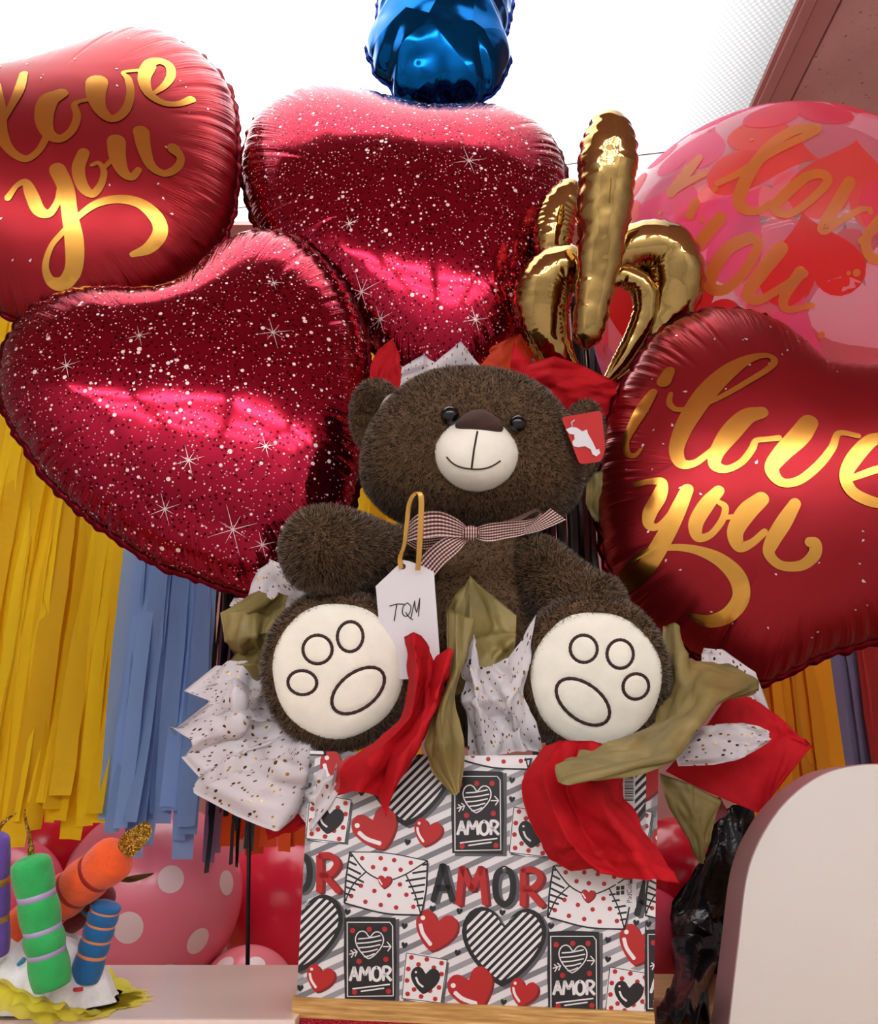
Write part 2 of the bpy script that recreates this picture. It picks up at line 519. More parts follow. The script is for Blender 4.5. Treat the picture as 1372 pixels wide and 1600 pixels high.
mesh('top', *box_vf(-1.5, 1.5, 1.26, 2.6, ZC - 0.43, ZC - 0.4, 0.004), M_counter, rs, False)
mesh('body', *box_vf(-1.46, 1.46, 1.28, 2.58, 0, ZC - 0.43), M_counter, rs, False)

# ------------------------------------------------------------------ foil balloons from an outline
class Foil:
    def __init__(s, outline, cpx, dc, yaw=0, tilt=0, thick=0.08, NT=720, NR=46, pleats=80, pamp=0.006, scal=0.012, seed=1, power=0.5):
        s.rng = np.random.default_rng(seed)
        s.P0 = UC(cpx[0], cpx[1], dc); s.dc = dc
        s.n = np.array([math.sin(yaw) * math.cos(tilt), -math.cos(yaw) * math.cos(tilt), math.sin(tilt)])
        s.u = np.array([math.cos(yaw), math.sin(yaw), 0])
        s.v = np.cross(s.n, s.u)
        pts = np.array([s.plane_px(x, y, 0) for x, y in catmull(outline, 1600, True)])
        th = np.arctan2(pts[:, 1], pts[:, 0])
        o = np.argsort(th)
        s.NT, s.NR = NT, NR
        s.TH = np.linspace(-math.pi, math.pi, NT, endpoint=False)
        rr = np.hypot(pts[:, 0], pts[:, 1])
        s.R = np.interp(s.TH, th[o], rr[o], period=2 * math.pi)
        for _ in range(2): s.R = (np.roll(s.R, 1) + 2 * s.R + np.roll(s.R, -1)) / 4
        ex, ey = s.R * np.cos(s.TH), s.R * np.sin(s.TH)
        seg = np.hypot(np.roll(ex, -1) - ex, np.roll(ey, -1) - ey)
        s.S = np.concatenate([[0], np.cumsum(seg)[:-1]]); s.LEN = seg.sum()
        # membrane solve on a grid
        G = 130
        m = s.R.max() * 1.02
        gx = np.linspace(-m, m, G)
        X, Y = np.meshgrid(gx, gx, indexing='ij')
        inside = np.hypot(X, Y) < np.interp(np.arctan2(Y, X), s.TH, s.R, period=2 * math.pi)
        ph = np.zeros((G, G)); h2 = (gx[1] - gx[0]) ** 2
        par = (np.add.outer(np.arange(G), np.arange(G)) % 2).astype(bool)
        w = 1.94
        for it in range(420):
            for k in (0, 1):
                msk = inside & (par if k else ~par)
                nb = np.zeros_like(ph)
                nb[1:-1, 1:-1] = ph[2:, 1:-1] + ph[:-2, 1:-1] + ph[1:-1, 2:] + ph[1:-1, :-2]
                ph = np.where(msk, (1 - w) * ph + w * (nb + h2) / 4, ph)
        s.rs = 1 - (1 - np.linspace(0, 1, NR)) ** 1.8
        def samp(x, y):
            fx = (x + m) / (2 * m) * (G - 1); fy = (y + m) / (2 * m) * (G - 1)
            i = np.clip(fx.astype(int), 0, G - 2); j = np.clip(fy.astype(int), 0, G - 2)
            a = fx - i; b = fy - j
            return ph[i, j] * (1 - a) * (1 - b) + ph[i + 1, j] * a * (1 - b) + ph[i, j + 1] * (1 - a) * b + ph[i + 1, j + 1] * a * b
        rc = 0.88
        PH = np.zeros((NR, NT))
        edge = samp(rc * ex, rc * ey)
        for _ in range(6): edge = (np.roll(edge, 1) + 2 * edge + np.roll(edge, -1)) / 4
        for k, r in enumerate(s.rs):
            PH[k] = samp(r * ex, r * ey) if r <= rc else edge * (1 - r) / (1 - rc)
        H = thick * np.clip(PH / PH.max(), 0, 1) ** power
        # pleats perpendicular to the seam
        P = np.zeros((NR, NT)); S = s.S / s.LEN
        for k in range(pleats):
            c = (k + s.rng.uniform(-0.35, 0.35)) / pleats
            w_ = s.rng.uniform(0.25, 0.5) / pleats
            ln = s.rng.uniform(0.05, 0.3) * (1.8 if s.rng.random() < 0.12 else 1)
            am = s.rng.uniform(0.25, 1.0)
            ds = np.abs((S - c + 0.5) % 1 - 0.5)
            P += am * np.maximum(0, 1 - ds / w_)[None] * np.maximum(0, 1 - (1 - s.rs) / ln)[:, None] ** 1.2
        s.pl = P[-1]
        s.H = np.maximum(H - pamp * P * np.minimum(1, (1 - s.rs) / 0.04)[:, None], 0)
        s.scale_edge = 1 - scal * P[-1]
        # edge pulls in at the pleats
        s.RM = np.ones((NR, NT)) - scal * P * (s.rs ** 8)[:, None]
    def plane_px(s, px, py, off):
        d = ray(px, py); p = s.P0 + s.n * off
        t = np.dot(p - EYE, s.n) / np.dot(d, s.n)
        q = EYE + t * d - s.P0
        return np.dot(q, s.u), np.dot(q, s.v)
    def world(s, U, V, Z):
        return s.P0 + np.multiply.outer(U, s.u) + np.multiply.outer(V, s.v) + np.multiply.outer(Z, s.n)
    def height(s, U, V):
        U = np.asarray(U, float); V = np.asarray(V, float)
        th = np.arctan2(V, U); r = np.hypot(U, V)
        ft = (th + math.pi) / (2 * math.pi) * s.NT
        i = np.floor(ft).astype(int) % s.NT; a = ft - np.floor(ft); j = (i + 1) % s.NT
        R = s.R[i] * (1 - a) + s.R[j] * a
        q = np.clip(r / R, 0, 1)
        fr = (1 - (1 - q) ** (1 / 1.8)) * (s.NR - 1)
        k = np.clip(np.floor(fr).astype(int), 0, s.NR - 2); b = fr - k
        h = (s.H[k, i] * (1 - a) + s.H[k, j] * a) * (1 - b) + (s.H[k + 1, i] * (1 - a) + s.H[k + 1, j] * a) * b
        return np.where(r / R > 1, -1, h)
    def hit(s, px, py):
        h = 0.04
        for _ in range(10):
            u, v = s.plane_px(px, py, h)
            h = 0.5 * h + 0.5 * max(0.0, float(s.height(np.array([u]), np.array([v]))[0]))
        return u, v
    def body(s, mats, parent, name='envelope'):
        r = s.rs[:, None] * s.R[None] * s.RM
        U = r * np.cos(s.TH)[None]; V = r * np.sin(s.TH)[None]
        front = s.world(U, V, s.H); back = s.world(U, V, -s.H * 0.95)
        NT, NR = s.NT, s.NR
        Vv = np.vstack([front.reshape(-1, 3), back.reshape(-1, 3)])
        ff = grid_faces(NR, NT, True); fb = grid_faces(NR, NT, True)[:, ::-1] + NR * NT
        uv = np.stack([np.broadcast_to(s.S[None], (NR, NT)), np.broadcast_to(1 - s.rs[:, None], (NR, NT))], -1).reshape(-1, 2)
        return mesh(name, Vv, np.vstack([ff, fb]), mats, parent, True, None, np.vstack([uv, uv]))
    def rim(s, m, parent, w=0.006):
        rr = s.R * s.RM[-1]
        th = np.cos(s.TH), np.sin(s.TH)
        wob = 0.0012 * np.sin(s.S / s.LEN * 2 * math.pi * 70 + 2 * np.sin(s.S * 30))
        rows = []
        for q, z in ((-0.001, 0.0007), (w, 0.0004), (w, -0.0004), (-0.001, -0.0007)):
            sc = 0.0025 * np.maximum(0, np.sin(s.S / s.LEN * 2 * math.pi * 48)) if q > 0 else 0
            R2 = rr + q + sc
            rows.append(s.world(R2 * th[0], R2 * th[1], np.full(s.NT, z) + (wob if q > 0 else 0)))
        return mesh('seam_rim', np.vstack(rows), grid_faces(4, s.NT, True), m, parent)
    def strokes(s, name, strk, sc, off, m, parent, lift=0.0012, wk=1.0):
        """brush strokes given in crop pixels -> ribbons lying on the front"""
        for si, st in enumerate(strk):
            mb = MB()
            st = np.array([(x / sc + off[0], y / sc + off[1], w / sc * wk) for x, y, w in st])
            L = np.hypot(*np.diff(st[:, :2], axis=0).T).sum()
            q = catmull(st, max(10, int(L / 4)))
            uvp = np.array([s.hit(a, b) for a, b in q[:, :2]])
            pxm = (s.dc - 0.07) / F
            w = np.maximum(q[:, 2], 1.5) * pxm / 2
            ribbon_on(mb, uvp, w, lambda U, V: s.world(U, V, s.height(U, V) + lift + 0.00004 * si), lambda U, V: s.height(U, V) > 0.001)
            if mb.n: mb.build(name, m, parent)

def ribbon_on(mb, uvp, w, fn, ok=None, na=5):
    """2-D ribbon with round ends, mapped by fn"""
    T = np.gradient(uvp, axis=0); T /= np.linalg.norm(T, axis=1)[:, None] + 1e-12
    for _ in range(2):
        T[1:-1] = (T[:-2] + T[1:-1] + T[2:]) / 3
    T /= np.linalg.norm(T, axis=1)[:, None] + 1e-12
    # round caps
    cs = [0.25, 0.6, 0.88]
    pre = [(uvp[0] - T[0] * w[0] * math.sqrt(1 - c * c), w[0] * c) for c in cs]
    post = [(uvp[-1] + T[-1] * w[-1] * math.sqrt(1 - c * c), w[-1] * c) for c in reversed(cs)]
    C = np.vstack([[p for p, _ in pre], uvp, [p for p, _ in post]])
    W = np.concatenate([[a for _, a in pre], w, [a for _, a in post]])
    T = np.vstack([np.repeat(T[:1], 3, 0), T, np.repeat(T[-1:], 3, 0)])
    N = np.stack([-T[:, 1], T[:, 0]], 1)
    a = np.linspace(-1, 1, na)
    P = C[:, None] + N[:, None] * (W[:, None] * a[None])[..., None]
    U, V = P[..., 0], P[..., 1]
    W3 = fn(U.ravel(), V.ravel())
    Fc = grid_faces(len(C), na)
    if ok is not None:
        g = ok(U.ravel(), V.ravel())
        Fc = Fc[g[Fc].all(1)]
    Lc = np.concatenate([[0], np.cumsum(np.linalg.norm(np.diff(C, axis=0), axis=1))])
    if len(Fc): mb.add(W3, Fc, 0, np.stack([np.repeat(Lc, na), np.full(len(C) * na, 0.2)], 1))

def balloon_root(name, label, f, group=None):
    lo = f.P0
    return thing(name, label, 'balloon', lo, group)
def stick(parent, p0, p1, m=None):
    p0, p1 = np.asarray(p0), np.asarray(p1)
    P = catmull([p0, (p0 + p1) / 2 + bdep * 0.06, p1 + np.array([0, 0, 0.12]) + bdep * 0.02, p1], 20)
    V, Fc, uv = tube(P, 0.0016, 8)
    return mesh('balloon_stick', V, Fc, m or mat('brown_stick', (104, 56, 50), 0.5), parent)

# the box (needed first for the sticks)
BL, BR = UZ(461, 1604, ZC), UZ(1020, 1631, ZC)
bdir = (BR - BL) / np.linalg.norm(BR - BL)
bnrm = np.array([bdir[1], -bdir[0], 0])          # toward the viewer
bdep = -bnrm
BW = np.linalg.norm(BR - BL)
def bplane(px, py, off=0.0):
    d = ray(px, py); p = BL + bnrm * off
    return EYE + d * (np.dot(p - EYE, bnrm) / np.dot(d, bnrm))
TLp, TRp = bplane(484, 1172), bplane(1030, 1190)
BTOP = float((TLp[2] + TRp[2]) / 2)
BDEP = 0.2
BMID = (BL + BR) / 2 + bdep * BDEP / 2
BMID[2] = BTOP - 0.06

OUT_A = [(271, 449), (302, 429), (332, 394), (372, 370), (415, 362), (455, 372), (494, 398), (529, 437), (555, 481), (573, 538), (578, 590), (574, 656), (564, 743), (540, 815), (500, 885), (450, 925), (410, 933), (363, 923), (306, 903), (245, 881), (188, 844), (144, 813), (109, 783), (70, 743), (50, 713), (26, 678), (6, 634), (0, 595), (5, 555), (17, 525), (39, 494), (74, 470), (110, 456), (160, 452), (205, 455), (245, 455)]
OUT_B = [(686, 183), (715, 179), (744, 174), (784, 176), (821, 188), (854, 212), (874, 241), (884, 278), (880, 320), (866, 375), (840, 450), (805, 525), (760, 572), (700, 605), (640, 595), (580, 545), (510, 480), (440, 415), (401, 355), (384, 302), (378, 261), (391, 204), (413, 175), (450, 151), (482, 141), (519, 139), (556, 147), (593, 159), (629, 171), (662, 181)]
OUT_C = [(0, 124), (34, 117), (84, 100), (128, 83), (169, 65), (209, 51), (250, 54), (282, 70), (316, 90), (346, 122), (364, 155), (372, 219), (370, 294), (357, 356), (325, 410), (260, 460), (160, 498), (60, 508), (0, 488), (-90, 440), (-180, 380), (-260, 300), (-300, 220), (-300, 150), (-260, 95), (-190, 75), (-120, 85), (-60, 108)]
OUT_D = [(1283, 568), (1262, 543), (1232, 517), (1201, 499), (1170, 489), (1131, 486), (1093, 489), (1054, 506), (1023, 526), (996, 565), (972, 607), (955, 648), (942, 693), (936, 747), (935, 809), (943, 867), (960, 915), (1000, 970), (1060, 1010), (1131, 1045), (1190, 1066), (1248, 1043), (1290, 1023), (1340, 1009), (1390, 990), (1470, 930), (1550, 850), (1600, 760), (1605, 670), (1570, 605), (1500, 570), (1430, 565), (1372, 575), (1325, 574)]

STR_C = [
 [(-30, 400, 70), (-20, 520, 100), (5, 620, 65), (50, 700, 42), (120, 738, 36), (180, 700, 32), (215, 640, 34)],
 [(112, 345, 40), (90, 420, 48), (50, 500, 34), (15, 560, 30)],
 [(285, 435, 64), (225, 470, 92), (205, 550, 84), (225, 620, 60), (280, 645, 44), (335, 605, 38), (358, 540, 36), (345, 490, 30), (370, 472, 24), (420, 462, 24)],
 [(450, 385, 104), (445, 440, 90), (465, 510, 60), (520, 553, 44), (580, 515, 42), (605, 440, 38), (595, 370, 34), (572, 338, 20), (640, 328, 20)],
 [(655, 335, 34), (695, 295, 58), (740, 285, 50), (785, 308, 46), (792, 355, 42), (762, 400, 34), (718, 432, 22)],
 [(690, 310, 70), (668, 370, 60), (690, 435, 46), (755, 478, 36), (825, 484, 32), (888, 462, 40)],
 [(38, 918, 30), (80, 862, 24), (120, 850, 40), (148, 905, 58), (180, 975, 56), (230, 990, 36), (268, 935, 30), (282, 880, 34)],
 [(268, 790, 74), (308, 880, 72), (325, 1000, 70), (345, 1120, 82), (343, 1240, 74), (300, 1310, 56), (240, 1308, 44), (212, 1240, 30), (235, 1150, 24), (290, 1080, 24), (370, 1000, 26), (450, 945, 34), (550, 925, 40), (650, 945, 52), (725, 1010, 66), (742, 1080, 62), (690, 1150, 46), (612, 1182, 22)],
 [(388, 712, 54), (364, 785, 58), (384, 866, 52), (430, 900, 40), (470, 855, 32), (482, 795, 28), (458, 758, 22), (425, 768, 16)],
 [(480, 782, 20), (520, 742, 24)],
 [(540, 660, 84), (545, 730, 74), (572, 800, 52), (612, 822, 38), (642, 790, 30)],
 [(655, 615, 74), (668, 690, 62), (700, 770, 46), (760, 806, 36), (818, 782, 36), (838, 735, 36), (805, 692, 60)]]
STR_D = [
 [(478, 312, 50), (458, 352, 62)],
 [(412, 398, 40), (372, 460, 58), (330, 535, 46), (303, 595, 34), (312, 645, 26), (342, 650, 22), (365, 625, 14)],
 [(485, 402, 20), (480, 440, 26), (512, 466, 24), (600, 452, 24), (700, 408, 24), (800, 350, 26), (880, 300, 28), (902, 268, 30), (870, 248, 26), (800, 262, 44), (720, 310, 74), (640, 384, 88), (580, 465, 86), (532, 550, 74), (508, 630, 60), (528, 682, 46), (580, 682, 32), (640, 640, 28), (690, 600, 30)],
 [(850, 478, 56), (790, 495, 76), (725, 560, 84), (670, 640, 60), (665, 690, 48), (710, 706, 32), (770, 678, 30), (812, 625, 30), (828, 592, 26), (870, 586, 24), (920, 580, 26)],
 [(1040, 520, 76), (1000, 575, 86), (930, 645, 72), (892, 705, 56), (930, 758, 38), (1000, 752, 36), (1080, 690, 36), (1135, 620, 32), (1162, 562, 26), (1240, 572, 22)],
 [(1350, 580, 40), (1290, 592, 56), (1225, 660, 62), (1190, 730, 50), (1210, 790, 46), (1270, 828, 46), (1340, 845, 40), (1400, 830, 36)],
 [(1215, 742, 26), (1290, 715, 30), (1370, 685, 32), (1405, 620, 40), (1350, 578, 40)],
 [(345, 768, 26), (400, 756, 26), (448, 760, 40), (438, 815, 62), (402, 880, 60), (398, 928, 42), (432, 938, 28), (480, 890, 24), (520, 830, 24)],
 [(550, 790, 52), (510, 880, 66), (460, 980, 72), (400, 1080, 76), (340, 1150, 70), (306, 1176, 54), (290, 1150, 32), (318, 1090, 26), (380, 1042, 26), (480, 1022, 26), (580, 1030, 34), (680, 1070, 52), (752, 1140, 66), (768, 1220, 66), (720, 1290, 60), (640, 1318, 46), (560, 1294, 16)],
 [(676, 795, 48), (628, 850, 62), (586, 925, 58), (596, 980, 40), (645, 970, 28), (692, 912, 28), (704, 860, 26), (676, 838, 20)],
 [(700, 900, 20), (748, 898, 22)],
 [(848, 828, 62), (790, 880, 76), (745, 958, 64), (762, 1018, 46), (810, 1004, 32), (862, 960, 28)],
 [(985, 846, 46), (940, 920, 62), (892, 1000, 56), (882, 1050, 42), (930, 1094, 36), (1010, 1094, 40), (1062, 1052, 48), (1066, 1008, 48), (1045, 1000, 40)]]

def stars(f, pts, parent):
    for (x, y, r) in pts:
        mb = MB()
        c = np.array(f.hit(x, y)); px = np.linalg.norm(f.P0 - EYE) / F
        for k in range(8):
            a = k * math.pi / 4 + 0.3
            L = r * px * (1.0 if k % 2 == 0 else 0.6)
            e = c + L * np.array([math.cos(a), math.sin(a)])
            n = np.array([-math.sin(a), math.cos(a)]) * 0.7 * px
            P = np.vstack([np.linspace(c + n, e + n * 0.15, 6), np.linspace(c - n, e - n * 0.15, 6)])
            W = f.world(P[:, 0], P[:, 1], f.height(P[:, 0], P[:, 1]) + 0.0012 + 0.00003 * k)
            mb.add(W, [[i, i + 1, i + 7, i + 6] for i in range(5)])
        mb.build('printed_star', M_star, parent)

fA = Foil(OUT_A, (290, 650), 1.24, yaw=0.12, tilt=0.05, thick=0.088, seed=3, pleats=86)
rA = balloon_root('heart_balloon', 'glittery crimson foil heart balloon left of the bear, nearest the streamers', fA)
fA.body(M_glit, rA); fA.rim(M_rim, rA)
stars(fA, [(427, 520, 28), (218, 525, 18), (104, 572, 20), (428, 443, 14), (295, 720, 22), (415, 698, 16), (258, 796, 22), (364, 828, 34), (410, 852, 18)], rA)
fB = Foil(OUT_B, (640, 360), 1.46, yaw=-0.02, tilt=0.1, thick=0.098, seed=5, pleats=84)
rB = balloon_root('heart_balloon', 'glittery crimson foil heart balloon directly above the bear, under the blue balloon', fB)
fB.body(M_glit, rB); fB.rim(M_rim, rB)
stars(fB, [(733, 252, 26), (565, 457, 28), (594, 500, 18), (743, 500, 18), (546, 350, 14)], rB)
fC = Foil(OUT_C, (40, 290), 1.44, yaw=0.1, tilt=0.05, thick=0.1, seed=8, pleats=80)
rC = balloon_root('heart_balloon', 'plain red foil heart balloon with gold lettering in the upper left corner', fC)
fC.body(M_red_foil, rC); fC.rim(M_rim, rC)
fC.strokes('gold_letter', STR_C, 2.963, (0, 0), M_goldprint, rC)
fD = Foil(OUT_D, (1240, 790), 1.16, yaw=-0.14, tilt=0.02, thick=0.09, seed=13, pleats=80)
rD = balloon_root('heart_balloon', 'plain red foil heart balloon with gold lettering right of the bear', fD)
fD.body(M_red_foil, rD); fD.rim(M_rim, rD)
fD.strokes('gold_letter', STR_D, 2.58, (860, 460), M_goldprint, rD)
# small confetti flecks printed on the two red hearts
def confetti(f, n, parent, seed):
    rg = np.random.default_rng(seed); mb = MB()
    for k in range(n):
        a = rg.uniform(-math.pi, math.pi); q = math.sqrt(rg.uniform(0.05, 0.8))
        R = np.interp(a, f.TH, f.R, period=2 * math.pi) * q
        c = np.array([R * math.cos(a), R * math.sin(a)]); s = rg.uniform(0.0012, 0.0032); t = rg.uniform(0, 6.28)
        P = np.array([c + s * np.array([math.cos(t + j), math.sin(t + j) ]) * (1.4 if j < 1 else 0.6) for j in (0, 1.8, 3.3, 4.9)])
        mb.add(f.world(P[:, 0], P[:, 1], f.height(P[:, 0], P[:, 1]) + 0.0009), [[0, 1, 2, 3]])
    mb.build('printed_confetti', mat('silver_confetti_print', (214, 196, 196), 0.3, 0.7), parent)['kind'] = 'stuff'
confetti(fC, 60, rC, 2); confetti(fD, 70, rD, 4)
stick(rA, UC(440, 920, 1.24), BMID + bdir * -0.15 + bdep * 0.08)
stick(rB, UC(690, 600, 1.46), BMID + bdir * -0.13 + bdep * 0.085)
stick(rC, UC(140, 500, 1.44), BMID + bdir * -0.165 + bdep * 0.088)
stick(rD, UC(1190, 1064, 1.16), BMID + bdir * 0.16 + bdep * 0.07)

# blue foil balloon hanging at the top
OUT_E = [(590, 20), (583, 55), (572, 72), (578, 95), (588, 118), (612, 140), (618, 160), (655, 170), (688, 177), (730, 170), (765, 152), (786, 124), (798, 92), (790, 65), (797, 30), (802, -20), (800, -90), (790, -160), (750, -215), (690, -225), (630, -215), (600, -160), (592, -90), (594, -30)]
fE = Foil(OUT_E, (695, -20), 1.75, yaw=0.0, tilt=0.0, thick=0.1, seed=21, pleats=26, pamp=0.022, scal=0.03, NT=480, NR=36)
rE = balloon_root('foil_balloon', 'crumpled metallic blue foil balloon hanging against the ceiling light', fE)
fE.body(M_blue, rE); fE.rim(M_rimblue, rE, 0.005)
V, Fc, uv = tube(np.array([fE.P0 + [0, 0, 0.2], [fE.P0[0], fE.P0[1], ZCEIL - 0.006]]), 0.0012, 6)
mesh('hanging_ribbon', V, Fc, M_rimblue, rE)

# gold curly foil balloon
rG = thing('foil_balloon', 'shiny gold foil balloon of curled tubes behind the bear', 'balloon', UC(945, 590, 1.3))
def goldtube(name, pts, dcs, cap=True):
    pts = np.array(pts, float)
    d = np.linspace(dcs[0], dcs[1], len(pts)) if len(dcs) == 2 else np.array(dcs)
    C = np.array([np.append(UC(x, y, dd), r * dd / F) for (x, y, r), dd in zip(pts, d)])
    Q = catmull(C, 90)
    L = np.linspace(0, 1, 90)
    r = np.maximum(Q[:, 3], 0.0008)
    ns = 40
    Vv, Fc, uv = tube(Q[:, :3], r, ns)
    # crinkle
    rg = np.random.default_rng(len(pts))
    th = uv[:, 1] * 2 * math.pi; l = uv[:, 0]
    ctr = np.repeat(Q[:, :3], ns, 0)
    seam = np.abs(np.cos(th)) ** 6
    amp = 1 + 0.03 * np.sin(l * 620 + 3 * np.sin(l * 90)) * np.abs(np.cos(th)) ** 1.5 + 0.05 * np.sin(l * 1100) * seam - 0.04 * seam
    Vv = ctr + (Vv - ctr) * amp[:, None]
    uv2 = np.stack([l, np.abs(np.sin(th)) * 0.35], 1)
    mesh(name, Vv, Fc, M_gold, rG, True, None, uv2)
goldtube('rear_curl', [(905, 296, 10), (890, 302, 24), (872, 330, 31), (864, 365, 32), (862, 400, 28)], (1.38, 1.36))
goldtube('left_curl', [(920, 430, 26), (898, 424, 38), (872, 426, 43), (851, 450, 47), (845, 485, 46), (852, 524, 40), (870, 556, 30), (893, 582, 17), (910, 598, 8)], (1.3, 1.32))
goldtube('right_curl', [(945, 428, 20), (966, 404, 34), (1003, 388, 42), (1038, 396, 48), (1053, 434, 49), (1046, 480, 43), (1026, 525, 33), (1000, 562, 22), (970, 588, 14), (950, 602, 8)], (1.31, 1.33))
goldtube('inner_curl', [(950, 440, 12), (975, 432, 18), (1002, 448, 21), (1008, 485, 20), (992, 528, 18), (968, 568, 14), (945, 598, 6)], (1.3, 1.3))
goldtube('upright_tube', [(957, 178, 2), (956, 184, 20), (953, 202, 36), (950, 246, 47), (946, 304, 46), (938, 390, 38), (930, 447, 31), (922, 500, 28), (917, 530, 22), (915, 546, 3)], (1.24, 1.22))
V, Fc, uv = tube(catmull([UC(x, y, d) for x, y, d in ((957, 177, 1.24), (957, 187, 1.219), (957, 204, 1.203), (956, 246, 1.193), (953, 304, 1.192), (948, 360, 1.198))], 30), 0.0011, 6)
mesh('front_seam', V, Fc, M_rimgold, rG)
stick(rG, UC(945, 596, 1.31), BMID + bdir * 0.135 + bdep * 0.085)

# ------------------------------------------------------------------ clear printed bubble balloon
bub_c = UC(1208, 469, 1.62); bub_r = 287 * 1.62 / F * 0.985
rS = thing('bubble_balloon', 'big clear round balloon printed with pink and red hearts', 'balloon', bub_c)
M_film = bpy.data.materials.new('clear_pink_film')
def _film():
    m = M_film
    nt, N, L = nodes_of(m)
    p = N['Principled BSDF']
    p.inputs['Base Color'].default_value = (*lin((244, 170, 186)), 1)
    p.inputs['Roughness'].default_value = 0.06
    tr = node(m, 'ShaderNodeBsdfTransparent'); tr.inputs[0].default_value = (1, 0.95, 0.955, 1)
    fr = node(m, 'ShaderNodeFresnel'); fr.inputs[0].default_value = 1.35
    mx = node(m, 'ShaderNodeMixShader')
    f = math_n(m, 'ADD', math_n(m, 'MULTIPLY', fr.outputs[0], 0.9), 0.16)
    f = math_n(m, 'MINIMUM', f, 0.85)
    lk(m, f, mx.inputs[0]); lk(m, tr.outputs[0], mx.inputs[1]); lk(m, p.outputs[0], mx.inputs[2])
    lk(m, mx.outputs[0], N['Material Output'].inputs[0])
_film()
def print_mat(name, rgb, alpha):
    m = mat(name, rgb, 0.3)
    p = K(m)
    tl = node(m, 'ShaderNodeBsdfTranslucent'); tl.inputs[0].default_value = (*lin(rgb), 1)
    m1 = node(m, 'ShaderNodeMixShader'); m1.inputs[0].default_value = 0.6
    lk(m, p.outputs[0], m1.inputs[1]); lk(m, tl.outputs[0], m1.inputs[2])
    tr = node(m, 'ShaderNodeBsdfTransparent'); tr.inputs[0].default_value = (*lin(tuple(min(255, c + 30) for c in rgb)), 1)
    mx = node(m, 'ShaderNodeMixShader'); mx.inputs[0].default_value = alpha
    lk(m, tr.outputs[0], mx.inputs[1]); lk(m, m1.outputs[0], mx.inputs[2])
    lk(m, mx.outputs[0], m.node_tree.nodes['Material Output'].inputs[0])
    return m
def sphere_vf(c, r, nu=96, nv=64, sq=1.0):
    th = np.linspace(0, 2 * math.pi, nu, endpoint=False); ph = np.linspace(0.0005, math.pi - 0.0005, nv)
    V = np.stack([np.outer(np.sin(ph), np.cos(th)), np.outer(np.sin(ph), np.sin(th)), np.outer(np.cos(ph), np.ones(nu)) * sq], -1).reshape(-1, 3)
    return c + r * V, grid_faces(nv, nu, True)[:, ::-1]
V, Fc = sphere_vf(bub_c, bub_r)
mesh('film', V, Fc, M_film, rS)
def heart2d(n=40):
    t = np.linspace(0, 2 * math.pi, n, endpoint=False)
    x = 16 * np.sin(t) ** 3; y = 13 * np.cos(t) - 5 * np.cos(2 * t) - 2 * np.cos(3 * t) - np.cos(4 * t)
    return np.stack([x, y + 2], 1) / 17.0
def on_sphere(P2, d, up, c, r):
    """2-D (angle) polygon around direction d wrapped on the sphere"""
    d = d / np.linalg.norm(d)
    a = np.cross(up, d); a /= np.linalg.norm(a); b = np.cross(d, a)
    ang = np.hypot(P2[:, 0], P2[:, 1])
    s = np.where(ang > 1e-6, np.sin(ang) / np.maximum(ang, 1e-6), 1)
    return c + r * (np.cos(ang)[:, None] * d + (P2[:, 0] * s)[:, None] * a + (P2[:, 1] * s)[:, None] * b)
hm = [print_mat('print_red', (236, 62, 58), 0.7), print_mat('print_pink', (250, 120, 166), 0.6), print_mat('print_rose', (244, 110, 136), 0.6),
      print_mat('print_lilac', (216, 170, 204), 0.5), print_mat('print_pale', (252, 204, 216), 0.55), print_mat('print_coral', (248, 110, 100), 0.65)]
mb = MB(); h2 = heart2d(36)
rg = np.random.default_rng(6)
for k in range(74):
    z = 1 - 2 * (k + 0.5) / 74; ph = k * 2.39996
    d = np.array([math.sqrt(1 - z * z) * math.cos(ph), math.sqrt(1 - z * z) * math.sin(ph), z])
    up = np.cross(d, rg.normal(size=3)); sz = rg.uniform(0.17, 0.36)
    rings = [on_sphere(h2 * sz * q, d, up, bub_c, bub_r * (1.0015 + 0.0003 * (k % 9))) for q in (0.001, 0.35, 0.7, 1.0)]
    mb.add(np.vstack(rings), grid_faces(4, 36, True), int(rg.integers(0, 6)))
mb.build('printed_heart', hm, rS)
mb = MB()
STR_S = [
 [(622, 698, 36), (690, 612, 34), (726, 570, 24)], [(622, 698, 24), (690, 655, 24), (745, 628, 20)],
 [(790, 665, 20), (880, 620, 26), (1000, 545, 28), (1110, 492, 28), (1155, 465, 26), (1080, 468, 34), (1000, 512, 38), (930, 590, 44), (880, 680, 48), (872, 745, 44), (930, 764, 28), (985, 735, 22)],
 [(1110, 640, 36), (1040, 700, 42), (995, 755, 32), (1050, 775, 26), (1130, 722, 30), (1190, 655, 32), (1160, 628, 34), (1105, 642, 34)],
 [(1268, 660, 44), (1222, 740, 48), (1172, 830, 42), (1230, 802, 26), (1300, 762, 24), (1342, 756, 16)],
 [(1310, 872, 26), (1372, 820, 32), (1410, 790, 34)], [(1385, 790, 44), (1330, 860, 38), (1345, 930, 38), (1410, 940, 30)],
 [(712, 732, 32), (690, 780, 32)], [(800, 790, 46), (745, 855, 46), (700, 920, 40)],
 [(905, 860, 44), (830, 900, 48), (775, 980, 48), (765, 1040, 46), (820, 1046, 38), (890, 980, 38), (938, 885, 38), (905, 858, 40)],
 [(1020, 900, 54), (955, 980, 54), (902, 1060, 46), (935, 1088, 32), (1010, 1050, 30), (1105, 990, 30)], [(1090, 985, 44), (1032, 1075, 38), (1045, 1120, 26), (1135, 1105, 20)]]
